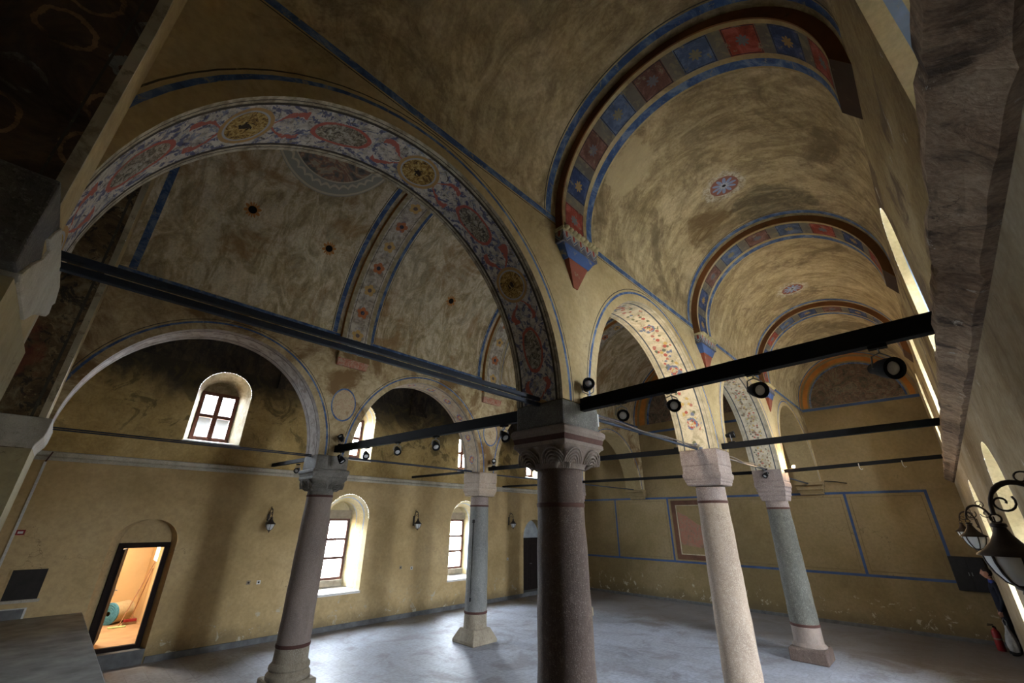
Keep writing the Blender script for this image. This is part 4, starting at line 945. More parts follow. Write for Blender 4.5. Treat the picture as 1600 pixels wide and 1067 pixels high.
for q in range(3):
    pts = [(4.13+3.78*i/16, YA-.03-.012*q, 4.04-.015*math.sin(i*.9+q)-.03*math.sin(PI*i/16)*(q+1)*.4+.012*q) for i in range(17)]
    mb.tube(pts, .009, 6)
tag(mb.build('cable_bundle', [M['cable']], smooth=50), 'loose grey and red cables tied along the rod right of the leaf capital', 'cable')
mb = MB(); mb.tube([(8.58+3.7*i/14, YA-.035, 4.03-.02*math.sin(i*1.1)) for i in range(15)], .012, 6)
tag(mb.build('cable_bundle', [M['cable']], smooth=50), 'grey cables along the rod towards the grey green column', 'cable')
for x, lab in ((1.1, 'white hook on the far tie beam, the one nearer the glowing lamp'), (.35, 'small white hook on the far tie beam, nearer the right wall')):
    mb = MB(); mb.tube([(12.61, x, 4.06), (12.57, x, 4.02), (12.57, x, 3.94), (12.59, x-.02, 3.9), (12.61, x-.05, 3.92)], .008, 6)
    tag(mb.build('hook', [M['white_pl']], smooth=50), lab, 'hook')
mb = MB(); mb.box((4.13, YA0+.02, 3.80), (4.17, YA0+.2, 3.95)); tag(mb.build('junction_box', [M['white_pl']], bevel=.006), 'small white junction box on the side of the leaf capital block', 'box')

# spotlights -----------------------------------------------------------
M['glow'] = None
def glow():
    t = NT('lit_lamp_glass'); t.col((1, .8, .5)); t.set('Emission Color', (1.0, .66, .30)); t.set('Emission Strength', 260.0); return t.mat
M['glow'] = glow()
def spot(loc, d, lab, upright=False, lens='lens', sc=1.0, group='track spotlights'):
    d = Vector(d).normalized(); root = empty('spotlight', lab, 'spotlight', loc, 0, group)
    sg = 1 if upright else -1
    mb = MB(); mb.box((-.03, -.055, -.012), (.03, .055, .012)); mb.build('track_adapter', [M['iron']], root, bevel=.004)
    c = Vector((0, 0, sg*.13*sc)); side = d.cross(Vector((0, 0, 1))); side = side.normalized() if side.length > .05 else Vector((0, 1, 0))
    mb = MB(); R = .058*sc
    mb.tube([(0, 0, 0), Vector((0, 0, sg*.035*sc)), side*R*.9+Vector((0, 0, sg*.06*sc)), side*R*1.15+c], .006, 6)
    mb.tube([(0, 0, sg*.035*sc), -side*R*.9+Vector((0, 0, sg*.06*sc)), -side*R*1.15+c], .006, 6)
    mb.build('yoke', [M['chrome']], root, smooth=50)
    q = d.to_track_quat('Z', 'Y').to_matrix().to_4x4(); T = Matrix.Translation(c) @ q
    mb = MB(); mb.lathe([(0, -.09*sc), (.03*sc, -.088*sc), (.036*sc, -.05*sc), (.05*sc, -.02*sc), (.058*sc, .03*sc), (.062*sc, .06*sc), (.062*sc, .065*sc), (.04*sc, .062*sc), (.038*sc, .045*sc)], n=24, T=T)
    mb.build('lamp_housing', [M['iron']], root, smooth=40)
    mb = MB(); mb.lathe([(.04*sc, .048*sc), (.03*sc, .058*sc), (0, .063*sc)], n=24, T=T); mb.build('lens', [M[lens]], root, smooth=60)
    return root
zt = 3.90
aim = (-.72, -.62, -.30)
spot((3.82, 2.12, 3.93), aim, 'black spotlight under the nearest beam, first right of the leaf capital')
spot((3.82, 1.58, 3.94), aim, 'black spotlight under the nearest beam, second right of the leaf capital')
spot((3.82, .85, 3.955), aim, 'black spotlight under the nearest beam in front of the pale pink column arch', sc=1.1)
spot((3.82, .02, 3.965), aim, 'black round spotlight nearest the right wall', sc=1.25)
spot((3.83, 2.52, 4.06), (-.7, -.7, .15), 'black spotlight standing on the nearest beam above the leaf capital', True, sc=1.1)
aim2 = (-.25, -.75, -.6)
spot((3.82, 3.85, 3.93), aim2, 'spotlight hanging close to the left side of the leaf capital')
spot((3.82, 5.35, 3.97), aim2, 'spotlight on the nave beam, second left of the leaf capital')
spot((3.82, 6.45, 4.0), aim2, 'spotlight on the nave beam, third left of the leaf capital')
spot((3.82, 7.55, 4.03), aim2, 'spotlight on the nave beam in front of the bright upper window')
spot((3.82, 8.6, 4.05), (.4, -.5, -.75), 'spotlight hanging in front of the leftmost column capital', sc=1.1)
spot((3.82, 8.75, 4.22), (-.5, -.3, .5), 'spotlight standing on the nave beam above the leftmost column', True)
spot((3.82, 10.9, 3.98), (-.6, -.7, -.4), 'single spotlight left of the leftmost column, by the side wall')
spot((8.26, 2.42, 4.12), (.1, -.9, .1), 'small spotlight standing above the pale pink column', True)
spot((8.26, 3.45, 4.12), (-.3, .7, .4), 'tiny spotlight at the left end of the tie beam behind the pale pink column', True, sc=.9)
spot((8.26, 8.72, 4.16), (-.5, -.6, .2), 'small spotlight standing above the slim grey column', True)
spot((12.18, 2.94, 4.0), (-.6, .3, -.5), 'white and black spotlight on the left of the grey green column capital', False, 'white_pl', 1.0)
lit = spot((12.78, 2.42, 3.98), (-.95, -.15, -.1), 'small lit lamp glowing warm beside the grey green column', True, 'glow', .8)
# the bulbs' own light: the glowing lamp and the spots that light the painted soffit
def spot_light(name, loc, tgt, power, col, size, blend=.6, rad=.03):
    l = bpy.data.lights.new(name, 'SPOT'); l.energy = power; l.color = col; l.spot_size = math.radians(size); l.spot_blend = blend; l.shadow_soft_size = rad
    o = bpy.data.objects.new(name, l); COL.objects.link(o); o.location = loc; o.rotation_euler = (Vector(tgt)-Vector(loc)).to_track_quat('-Z', 'Y').to_euler(); return o
pl = bpy.data.lights.new('glowing_lamp_bulb', 'POINT'); pl.energy = 9; pl.color = (1, .68, .36); pl.shadow_soft_size = .04
po = bpy.data.objects.new('glowing_lamp_bulb', pl); COL.objects.link(po); po.location = (12.66, 2.50, 4.20)
spot((4.02, 3.02, ZI+.01), (.8, -.05, .45), 'lit spotlight hidden behind the foot of the second arch, aimed at its soffit', True, 'glow', .8)
spot_light('soffit_spotlight_beam', (4.25, 3.0, 4.28), (7.4, 2.95, 5.2), 42, (1.0, .86, .66), 75, .8, .05)

# ------------------------------------------------------------------ wall lanterns
def lantern():
    root = empty('wall_lantern', '', 'lantern')
    # local frame: wall at y=0, lantern towards +y
    B_ = M['bronze']
    mb = MB(); mb.box((-.035, 0, -.28), (.035, .015, .02)); mb.lathe([(0, -.02), (.03, -.01), (.03, .01), (0, .02)], (0, .02, -.13), 12); mb.build('back_plate', [B_], root, bevel=.004, smooth=50)
    mb = MB(); arc = [(0, .015, -.16), (0, .03, -.06)]+[(0, .140-.110*math.cos(PI*i/14), .0+.15*math.sin(PI*i/14)) for i in range(15)]+[(0, .25, -.02)]
    mb.tube(arc, [.012]*8+[.014]*5+[.010]*(len(arc)-13), 8)
    def scroll(cy, cz, r0, sgn, st, n=18): return [(0, cy+sgn*r0*(1-i/n*.75)*math.cos(st+i/n*PI*2.3), cz+r0*(1-i/n*.75)*math.sin(st+i/n*PI*2.3)) for i in range(n+1)]
    mb.tube(scroll(.20, .045, .055, 1, PI*.8), .0055, 6); mb.tube(scroll(.09, .17, .045, -1, -PI*.3), .005, 6); mb.tube(scroll(.06, .05, .05, -1, PI), .005, 6)
    mb.build('curved_arm', [B_], root, smooth=60)
    mb = MB(); c = (0, .25, 0)
    mb.tube([(0, .25+.022*math.cos(2*PI*i/14), -.035+.022*math.sin(2*PI*i/14)) for i in range(15)], .005, 6, caps=False)
    mb.build('hanging_ring', [B_], root, smooth=60)
    mb = MB(); mb.lathe([(0, -.055), (.018, -.057), (.032, -.062), (.034, -.075), (.026, -.082), (.03, -.095), (.04, -.12), (.062, -.155), (.095, -.19), (.128, -.212), (.132, -.222), (.118, -.222), (.0, -.20)], c, 32); hd = mb.build('hood', [B_], root, smooth=50)
    mb = MB(); mb.lathe([(.104, -.222), (.100, -.255), (.082, -.305), (.055, -.345), (.03, -.362), (0, -.367)], c, 32); mb.build('glass_bowl', [M['milk']], root, smooth=60)
    mb = MB()
    for k in range(6):
        a_ = 2*PI*k/6+.3; mb.tube([(r_*math.cos(a_), .25+r_*math.sin(a_), z_) for r_, z_ in ((.108, -.222), (.104, -.255), (.086, -.305), (.058, -.347), (.03, -.364))], .006, 6)
    mb.lathe([(.033, -.358), (.036, -.366), (.03, -.378), (.012, -.386), (.016, -.40), (.006, -.418), (0, -.422)], c, 16); mb.build('cage', [B_], root, smooth=60)
    return root
L0 = lantern()
spots = [(3.66, YR, 0, 'large bronze wall lantern with frosted glass, nearest on the right wall'),
         (8.4, YR, 0, 'bronze wall lantern on the right wall, just behind the nearest one'),
         (12.9, YR, 0, 'bronze wall lantern on the right wall, third and farthest'),
         (4.0, YL, PI, 'bronze wall lantern on the ochre wall between door and first window'),
         (8.48, YL, PI, 'bronze wall lantern on the ochre wall between the two lower windows'),
         (13.0, YL, PI, 'bronze wall lantern near the dark end door')]
for k, (x, y, rz, lab) in enumerate(spots):
    o = L0 if k == 0 else copy_tree(L0)
    o.location = (x, y, 2.86); o.rotation_euler = (0, 0, rz); o['label'] = lab; o['category'] = 'lantern'; o['group'] = 'bronze wall lanterns'

# ------------------------------------------------------------------ doors, store room
def door_embrasure(name, y, out, o, depth, zthr, m='wall_low', inner=None, thr='grey_stone'):
    c, a, zp, h = o['c'], o['a'], o['zsp'], o['h']; mb = MB()
    e = [(c-a, 0)]+ell(c, a, zp, h, 28)+[(c+a, 0)]; yb = y+out*depth; ci, ai = inner or (c, a); g = [(ci-ai, 0)]+ell(ci, ai, zp, h, 28)+[(ci+ai, 0)]
    for i in range(len(e)-1): mb.face([(e[i][0], y, e[i][1]), (e[i+1][0], y, e[i+1][1]), (g[i+1][0], yb, g[i+1][1]), (g[i][0], yb, g[i][1])])
    root = struct(mb.build(name, [M[m]], smooth=40))
    mb = MB(); y0, y1 = sorted((y-out*.005, yb+out*.1)); mb.box((c-a, y0, 0), (c+a, y1, zthr)); mb.build('threshold', [M[thr]], root)
    return root, yb
d1, yb = door_embrasure('door_1', YL, 1, DOORS[0], .26, .26, inner=(1.67, .45))
c, a = 1.67, .45
mb = MB(); e = ell(c, a, 2.25, .5, 28)
for i in range(len(e)-1): mb.face([(e[i][0], yb, 2.24), (e[i+1][0], yb, 2.24), e and (e[i+1][0], yb, e[i+1][1]), (e[i][0], yb, e[i][1])])
mb.build('tympanum', [M['wall_low']], d1)
mb = MB(); mb.box((c-a, yb-.05, .26), (c-a+.09, yb+.05, 2.26)); mb.box((c+a-.09, yb-.05, .26), (c+a, yb+.05, 2.26)); mb.box((c-a+.09, yb-.05, 2.16), (c+a-.09, yb+.05, 2.26)); mb.box((c-a+.09, yb-.05, .26), (c+a-.09, yb+.05, .33))
mb.build('door_frame', [M['wood_dark']], d1, bevel=.006)
T = Matrix.Translation((c-a+.10, yb+.05, 0)) @ Matrix.Rotation(math.radians(80.5), 4, 'Z')
mb = MB(); mb.box((0, -.04, .35), (.80, .0, 2.13), T=T); mb.build('door_leaf', [M['wood_dark']], d1, bevel=.004)
mb = MB(); mb.box((.70, -.052, 1.15), (.74, -.04, 1.36), T=T); mb.tube([T @ Vector(p) for p in ((.72, -.045, 1.28), (.72, -.09, 1.28), (.62, -.09, 1.28))], .009, 8); mb.build('door_handle', [M['chrome']], d1, smooth=50)
# the store room beyond
rx0, rx1, ry0, ry1, rz1 = -.2, 2.42, YL+.26, 17.1, 2.9
mb = MB()
for f in ([(rx0, ry1, .26), (rx1, ry1, .26), (rx1, ry1, rz1), (rx0, ry1, rz1)], [(rx0, ry0, .26), (rx0, ry1, .26), (rx0, ry1, rz1), (rx0, ry0, rz1)],
          [(rx0, ry0, rz1), (rx1, ry0, rz1), (rx1, ry1, rz1), (rx0, ry1, rz1)]): mb.face(f)
o_ = [dict(c=16.3, a=.28, zs=1.66, zsp=1.9, h=.25)]
strip_wall(mb, lambda u, z: (rx1, u, z), ry0, ry1, .26, rz1, o_)
mb.face([(rx0, ry0, .26), (c-a, ry0, .26), (c-a, ry0, rz1), (rx0, ry0, rz1)]); mb.face([(c+a, ry0, .26), (rx1, ry0, .26), (rx1, ry0, rz1), (c+a, ry0, rz1)])
struct(mb.build('wall_storeroom', [M['room']]))
mb = MB(); mb.face([(rx0, ry0, .262), (rx1, ry0, .262), (rx1, ry1, .262), (rx0, ry1, .262)]); struct(mb.build('floor_storeroom', [M['room_floor']]))
mb = MB(); e = ell(16.3, .28, 1.9, .25, 16); e = [(16.02, 1.66)]+e+[(16.58, 1.66)]
for i in range(len(e)-1): mb.face([(rx1, *e[i]), (rx1, *e[i+1]), (rx1+.25, *e[i+1]), (rx1+.25, *e[i])])
mb.face([(rx1, 16.02, 1.66), (rx1, 16.58, 1.66), (rx1+.25, 16.58, 1.66), (rx1+.25, 16.02, 1.66)])
w14 = struct(mb.build('window_14', [M['white_marble']]))
mb = MB(); mb.box((rx1+.2, 16.02, 1.66), (rx1+.24, 16.06, 2.1)); mb.box((rx1+.2, 16.54, 1.66), (rx1+.24, 16.58, 2.1)); mb.box((rx1+.2, 16.06, 1.86), (rx1+.24, 16.54, 1.90)); mb.build('window_frame', [M['blue']], w14)
al = bpy.data.lights.new('storeroom_ceiling_lamp', 'AREA'); al.shape = 'DISK'; al.size = .5; al.energy = 20; al.color = (1.0, .87, .70)
ao = bpy.data.objects.new('storeroom_ceiling_lamp', al); COL.objects.link(ao); ao.location = (1.3, 14.6, rz1-.06)
# things in the store room
M['rug_b'] = flat('blue_rug_edge', (.06, .20, .28), .9, 0, .3, 20); M['rug_c'] = flat('cream_rug_backing', (.42, .33, .19), .9, 0, .15, 20)
root = empty('rolled_carpet', 'rolled cream carpet with blue end lying in the lit store room', 'carpet', (1.76, 16.0, .263), math.radians(42))
T = Matrix.Translation((0, 0, .24)) @ Matrix.Rotation(math.radians(90), 4, 'Y')
mb = MB(); mb.lathe([(.235, 0), (.235, .5)], n=32, T=T); mb.lathe([(0, .5), (.235, .5)], n=32, T=T); mb.build('roll', [M['rug_c']], root, smooth=50)
mb = MB(); mb.lathe([(.05, -.01), (.07, -.012), (.20, -.012), (.245, -.01), (.248, .03), (.24, .03)], n=32, T=T); mb.tube([T @ Vector(((.05+.17*i/60)*math.cos(i*.42), (.05+.17*i/60)*math.sin(i*.42), -.018)) for i in range(61)], .006, 5); mb.build('blue_end', [M['rug_b']], root, smooth=50)
M['lime'] = flat('lime_plastic', (.42, .55, .25), .5); M['rod_w'] = flat('brown_pole', (.22, .10, .04), .5); M['red_pl'] = flat('red_plastic', (.22, .012, .014), .5); M['bristle'] = flat('brown_bristle', (.2, .12, .06), .9)
root = empty('floor_squeegee', 'long pole floor wiper with pale green head leaning in the store room', 'squeegee', (1.97, 15.45, .263), 0)
mb = MB(); mb.tube([(.0, .0, .03), (.43, .62, 1.40)], .013, 8); mb.build('pole', [M['rod_w']], root, smooth=50)
mb = MB(); mb.box((-.2, -.04, 0.002), (.14, .03, .035)); mb.build('wiper_head', [M['lime']], root, bevel=.008)
root = empty('broom', 'red headed broom leaning in the store room behind the wiper', 'broom', (2.2, 15.72, .263), 0)
mb = MB(); mb.tube([(.0, .0, .1), (.205, .42, 1.22)], .012, 8); mb.build('pole', [M['rod_w']], root, smooth=50)
mb = MB(); mb.box((-.13, -.04, .06), (.13, .04, .12)); mb.build('broom_head', [M['red_pl']], root, bevel=.008)
mb = MB(); mb.box((-.13, -.035, 0.001), (.13, .035, .06), taper=-.01); mb.build('bristles', [M['bristle']], root)

d2, yb = door_embrasure('door_2', YL, 1, DOORS[1], .35, .14, 'wall_low')
c, a = 14.55, .68; M['grey_pl'] = flat('grey_blue_plaster', (.30, .33, .35), .9, 0, .25, 3, obj=False)
mb = MB(); e = ell(c, a, 2.1, .7, 28)
for i in range(len(e)-1): mb.face([(e[i][0], yb, 2.06), (e[i+1][0], yb, 2.06), (e[i+1][0], yb, e[i+1][1]), (e[i][0], yb, e[i][1])])
mb.build('tympanum', [M['grey_pl']], d2)
mb = MB(); mb.box((c-a, yb-.05, .14), (c-a+.07, yb+.02, 2.08)); mb.box((c+a-.07, yb-.05, .14), (c+a, yb+.02, 2.08)); mb.box((c-a+.07, yb-.05, 2.0), (c+a-.07, yb+.02, 2.08)); mb.build('door_frame', [M['wood_dark']], d2)
for sx in (0, 1):
    mb = MB(); x0 = c-a+.075+sx*(a-.075); x1 = x0+a-.08; mb.box((x0, yb-.02, .15), (x1, yb+.01, 1.995))
    for zz in (.3, 1.15): mb.box((x0+.1, yb-.035, zz), (x1-.1, yb-.02, zz+.68))
    mb.build('door_leaf', [M['wood_dark']], d2, bevel=.008)
mb = MB(); mb.box((c-a-.1, yb+.03, 0), (c+a+.1, yb+.08, 2.95)); mb.build('leak_backing', [M['wood_dark']], d2)  # added backing board, keeps daylight from leaking around the door
mb = MB(); mb.tube([(c+.05, yb-.03, 1.1), (c+.05, yb-.07, 1.1), (c+.14, yb-.07, 1.1)], .009, 8); mb.build('door_handle', [M['chrome']], d2, smooth=50)
d3, yb = door_embrasure('door_3', YR, -1, RLOW[2], .9, .02, 'wall_right')
c, a = RLOW[2]['c'], RLOW[2]['a']; mb = MB(); mb.box((c-a, yb-.06, .02), (c+a, yb, 2.55)); mb.build('door_leaf', [M['wood_dark']], d3)

# ------------------------------------------------------------------ left wall small things
M['dark_in'] = flat('dark_niche_inside', (.022, .018, .016), .8, 0, .3, 5)
root = empty('wall_niche', 'small dark rectangular cupboard recess with stone sill beside the open door', 'niche', (0.05, YL, 1.36))
mb = MB(); mb.box((-.24, -.012, 0), (.24, 0, .52)); mb.build('dark_panel', [M['dark_in']], root)
mb = MB()
for b_ in (((-.25, -.03, .5), (.25, -.0, .53)), ((-.25, -.03, 0), (-.23, 0, .5)), ((.23, -.03, 0), (.25, 0, .5))): mb.box(*b_)
mb.build('frame', [M['wall_low']], root)
mb = MB(); mb.box((-.27, -.05, -.05), (.27, 0, 0)); mb.build('stone_sill', [M['st_white']], root, bevel=.006)
root = empty('framed_board', 'dark board with a white edge leaning behind the stone platform, lower left corner', 'board', (-.1, YL-.02, 1.05))
mb = MB(); mb.box((-.27, -.02, 0.0), (.27, .005, .16)); mb.build('dark_board', [M['grey_stone']], root)
mb = MB(); mb.box((-.27, -.026, .16), (.30, .008, .175)); mb.box((.27, -.026, 0.0), (.30, .008, .16)); mb.build('white_edge', [M['white_pl']], root)
mb = MB(); mb.box((-.40, YL-.03, 1.06), (-.36, YL, 3.80)); tag(mb.build('conduit', [M['white_pl']]), 'thin white conduit running up the wall corner at the far left', 'conduit')
mb = MB(); mb.tube([(-.38, YL-.015, 3.80), (-.36, YL-.1, 3.86), (-.33, YL-.12, 3.99)], .012, 6); tag(mb.build('cable', [M['red_line']], smooth=50), 'short red cable crossing the white ledge above the conduit', 'cable')
root = empty('call_point', 'small red fire call point beside the white conduit', 'call point', (-.30, YL, 2.50))
mb = MB(); mb.box((-.06, -.03, -.045), (.06, 0, .045)); mb.build('housing', [M['red_pl']], root, bevel=.004)
mb = MB(); mb.box((-.035, -.034, -.02), (.035, -.03, .02)); mb.build('window', [M['white_pl']], root)
for x, z, m_, lab in ((4.1, 1.31, 'white_pl', 'white square wall socket below the first wall lantern'), (3.87, 1.32, 'st_base', 'dull blank socket left of the white one below the first lantern'),
                  (8.56, 1.34, 'white_pl', 'white wall socket between the two lower windows'), (8.15, 1.38, 'st_base', 'dull blank socket between the lower windows'), (12.95, 1.37, 'white_pl', 'white socket below the lantern near the end door')):
    root = empty('wall_socket', lab, 'socket', (x, YL, z)); mb = MB(); mb.box((-.045, -.012, -.045), (.045, 0, .045)); mb.build('cover_plate', [M[m_]], root, bevel=.004)
    mb = MB(); mb.lathe([(0, 0), (.022, 0)], n=16, T=Matrix.Translation((0, -.013, 0)) @ Matrix.Rotation(PI/2, 4, 'X')); mb.build('socket_hole', [M['dark_in']], root)

# ------------------------------------------------------------------ end wall
root = empty('fresco_panel', 'brown painted frame with a reddish fresco fragment on the end wall', 'fresco', (XE, 0, 0))
M['fr_brown'] = painted('brown_frame_paint', (.11, .05, .03), (.2, .14, .08), .3)
mb = MB(); f0, f1, g0, g1 = 5.85, 7.83, 1.44, 3.54; t_ = .17; x0 = -.02
mb.box((x0, f0, g0), (0, f0+t_, g1)); mb.box((x0, f1-t_, g0), (0, f1, g1)); mb.box((x0, f0+t_, g0), (0, f1-t_, g0+t_)); mb.box((x0, f0+t_, g1-t_), (0, f1-t_, g1)); mb.build('painted_frame', [M['fr_brown']], root)
mb = MB(); t2 = t_+.03
for b_ in (((-.026, f0+t_, g0+t_), (0, f0+t2, g1-t_)), ((-.026, f1-t2, g0+t_), (0, f1-t_, g1-t_)), ((-.026, f0+t2, g0+t_), (0, f1-t2, g0+t2)), ((-.026, f0+t2, g1-t2), (0, f1-t2, g1-t_))): mb.box(*b_)
mb.build('inner_line', [M['cream']], root)
pts = [(7.62, 2.05-.1), (7.62, 3.12), (7.3, 2.98), (6.95, 2.72), (6.6, 2.52), (6.25, 2.40), (6.07, 2.42), (6.07, 1.9), (6.3, 1.86), (6.9, 1.87), (7.3, 1.92)]
mb = MB(); mb.face([(-.012, *p) for p in pts])
for i in range(len(pts)): mb.face([(-.012, *pts[i]), (-.012, *pts[(i+1) % len(pts)]), (0, *pts[(i+1) % len(pts)]), (0, *pts[i])])
mb.build('fresco_fragment', [M['fresco_frag']], root)
# brackets where the arcades meet the end wall
for y0_, y1_, lab in ((YB0-.05, YB1+.05, 'plastered bracket where the left arcade meets the end wall'), (YA0-.05, YA1+.05, 'plastered bracket where the right arcade meets the end wall')):
    mb = MB()
    for q, (z0_, z1_, d_) in enumerate(((3.62, 3.70, .10), (3.70, 3.76, .14), (3.76, 3.90, .22), (3.90, 4.0, .34))): mb.box((XE-d_, y0_+.02*(3-q), z0_), (XE, y1_-.02*(3-q), z1_-.001))
    tag(mb.build('end_bracket', [M['wall_end']], bevel=.008), lab, 'bracket')
mb = MB(); mb.tube([(XE-.03, 1.95, 3.93), (XE-.12, 2.2, 3.98), (XE-.2, 2.5, 4.01)], .015, 6); tag(mb.build('cable', [M['iron']], smooth=50), 'short black cable beside the right arcade bracket on the end wall', 'cable')
# black cabinet
M['cab'] = flat('black_metal', (.012, .013, .016), .5, .2, .3, 10)
root = empty('electrical_cabinet', 'black metal wall cabinet at the right end of the end wall', 'cabinet', (XE, -.08, 1.17))
mb = MB(); mb.box((-.14, -.33, 0), (0, .33, .80)); mb.build('body', [M['cab']], root, bevel=.006)
for sy in (-1, 1):
    mb = MB(); y0_, y1_ = sorted((sy*.005, sy*.32)); mb.box((-.155, y0_, .01), (-.14, y1_, .79)); dd = mb.build('door', [M['cab']], root, bevel=.003)
    mb = MB(); mb.box((-.165, sy*.03-.008, .36), (-.155, sy*.03+.008, .44)); mb.build('latch', [M['chrome']], dd)
# fire extinguisher
root = empty('fire_extinguisher', 'red fire extinguisher standing on the floor beside the man', 'extinguisher', (16.75, -.12, 0), 0)
mb = MB(); mb.lathe([(0, 0), (.07, 0), (.078, .012), (.078, .36), (.07, .40), (.045, .43), (.022, .45), (.022, .47), (0, .47)], n=24); bd = mb.build('cylinder', [M['red_pl']], root, smooth=50)
mb = MB(); mb.lathe([(.079, .23), (.079, .26)], n=24); mb.build('paper_label', [M['st_base']], bd, smooth=50)
mb = MB(); mb.lathe([(0, .47), (.02, .47), (.02, .50), (0, .5)], n=12); mb.box((-.012, -.015, .5), (.012, .1, .515)); mb.box((-.012, -.015, .525), (.012, .09, .54)); mb.build('valve_handle', [M['iron']], root)
mb = MB(); mb.tube([(0, .0, .49), (.06, -.03, .48), (.10, -.04, .40), (.095, -.04, .2), (.09, -.04, .12)], .011, 8); mb.build('hose', [M['iron']], root, smooth=50)

# ------------------------------------------------------------------ the man in the doorway
def skin_mesh(name, nodes, edges, root_i=0, sub=2):
    me = bpy.data.meshes.new(name); me.from_pydata([n_[0] for n_ in nodes], edges, []); o = bpy.data.objects.new(name, me); COL.objects.link(o)
    o.modifiers.new('skin', 'SKIN'); sk = me.skin_vertices[0].data
    for i, n_ in enumerate(nodes): sk[i].radius = (n_[1], n_[2] if len(n_) > 2 else n_[1]); sk[i].use_root = (i == root_i)
    s_ = o.modifiers.new('sub', 'SUBSURF'); s_.levels = sub; s_.render_levels = sub
    dg = bpy.context.evaluated_depsgraph_get(); ev = o.evaluated_get(dg); m2 = bpy.data.meshes.new_from_object(ev)
    vs_ = [tuple(v.co) for v in m2.vertices]; fs_ = [tuple(p.vertices) for p in m2.polygons]
    bpy.data.objects.remove(o); return vs_, fs_
N = []; Ed = []
def nd(p, r, r2=None, par=None):
    N.append((p, r, r2 or r)); 
    if par is not None: Ed.append((par, len(N)-1))
    return len(N)-1
# faces +y; x is his left/right
pel = nd((0, 0, .95), .135, .11); wst = nd((0, 0, 1.10), .135, .105, pel); ch = nd((0, .0, 1.28), .16, .12, wst); sh = nd((0, -.01, 1.41), .13, .09, ch); nk = nd((0, .01, 1.50), .055, .055, sh); nk2 = nd((0, .03, 1.58), .055, .055, nk)
for sx in (-1, 1):
    s1_ = nd((sx*.17, -.01, 1.40), .062, .062, sh); e1_ = nd((sx*.215, -.02, 1.14), .048, .048, s1_)
    if sx == -1: w1_ = nd((sx*.21, .07, .92), .034, .034, e1_); h1_ = nd((sx*.205, .10, .86), .030, .036, w1_)
    else: w1_ = nd((sx*.20, .03, .90), .034, .034, e1_); h1_ = nd((sx*.195, .04, .84), .030, .036, w1_)
    hp = N[h1_][0]
    for q, (dy, ln) in enumerate(((.028, .060), (.010, .07), (-.008, .065), (-.025, .055))):
        f1 = nd((hp[0], hp[1]+dy, hp[2]-.035), .0095, None, h1_); f2 = nd((hp[0]-sx*.008, hp[1]+dy, hp[2]-.035-ln*.5), .0085, None, f1); nd((hp[0]-sx*.022, hp[1]+dy, hp[2]-.035-ln*.85), .0075, None, f2)
    f1 = nd((hp[0]-sx*.01, hp[1]+.035, hp[2]-.01), .010, None, h1_); nd((hp[0]-sx*.02, hp[1]+.045, hp[2]-.045), .0085, None, f1)
    h_ = nd((sx*.085, 0, .86), .088, .09, pel); k_ = nd((sx*.095, .02, .49), .060, .06, h_); a_ = nd((sx*.095, -.01, .10), .043, .045, k_); b_ = nd((sx*.095, .05, .045), .042, .04, a_); nd((sx*.10, .17, .035), .036, .03, b_)
vs_, fs_ = skin_mesh('person_tmp', N, Ed, 0, 2)
mb = MB()
for f in fs_:
    P_ = [vs_[i] for i in f]; z = sum(p[2] for p in P_)/len(P_); xx = abs(sum(p[0] for p in P_)/len(P_))
    if z > 1.535: m_ = 0
    elif z > 1.455 and xx < .09: m_ = 2
    elif z < .885 and xx > .16: m_ = 0
    elif z > .90 or xx > .16: m_ = 1
    elif z < .085: m_ = 4
    else: m_ = 3
    mb.face(P_, m_)
# head: shaped sphere with brow, nose, chin, ears
hc = Vector((0, .045, 1.67)); nu, nv = 28, 20
def hpnt(i, j):
    th = 2*PI*i/nu; ph = PI*j/nv; x = math.sin(ph)*math.cos(th); y = math.sin(ph)*math.sin(th); z = math.cos(ph)
    X, Y, Z_ = x*.076, y*.098, z*.118
    if z < 0: X *= 1+z*.28; Y *= 1+z*.10 if y > 0 else 1+z*.35
    front = max(0, y)**3
    Y += .028*front*math.exp(-((z+.12)/.15)**2)*math.exp(-(x/.16)**2)     # nose
    Y += .010*front*math.exp(-((z-.18)/.08)**2); Y -= .012*front*math.exp(-((z-.03)/.07)**2)*math.exp(-((abs(x)-.38)/.2)**2)
    Y += .010*front*math.exp(-((z+.42)/.06)**2)*math.exp(-(x/.3)**2); Y += .010*front*math.exp(-((z+.78)/.15)**2)
    return tuple(hc+Vector((X, Y, Z_)))
for i in range(nu):
    for j in range(nv):
        P_ = [hpnt(i, j), hpnt(i+1, j), hpnt(i+1, j+1), hpnt(i, j+1)]
        if j == 0: P_ = [P_[0], P_[2], P_[3]]
        if j == nv-1: P_ = P_[:3]
        mb.face(P_, 0)
for sx in (-1, 1):
    mb.lathe([(0, -.008), (.018, -.006), (.024, .0), (.018, .008), (0, .006)], n=12, m=0, T=Matrix.Translation(hc+Vector((sx*.078, -.005, -.005))) @ Matrix.Rotation(PI/2, 4, 'Y') @ Matrix.Diagonal((1.3, .8, 1, 1)))
    mb.lathe([(0, -.004), (.008, -.001), (.009, .002), (0, .006)], n=10, m=4, T=Matrix.Translation(hc+Vector((sx*.03, .083, .012))) @ Matrix.Rotation(-PI/2, 4, 'X'))
mb.box(tuple(hc+Vector((-.022, .088, -.052))), tuple(hc+Vector((.022, .101, -.047))), 5)
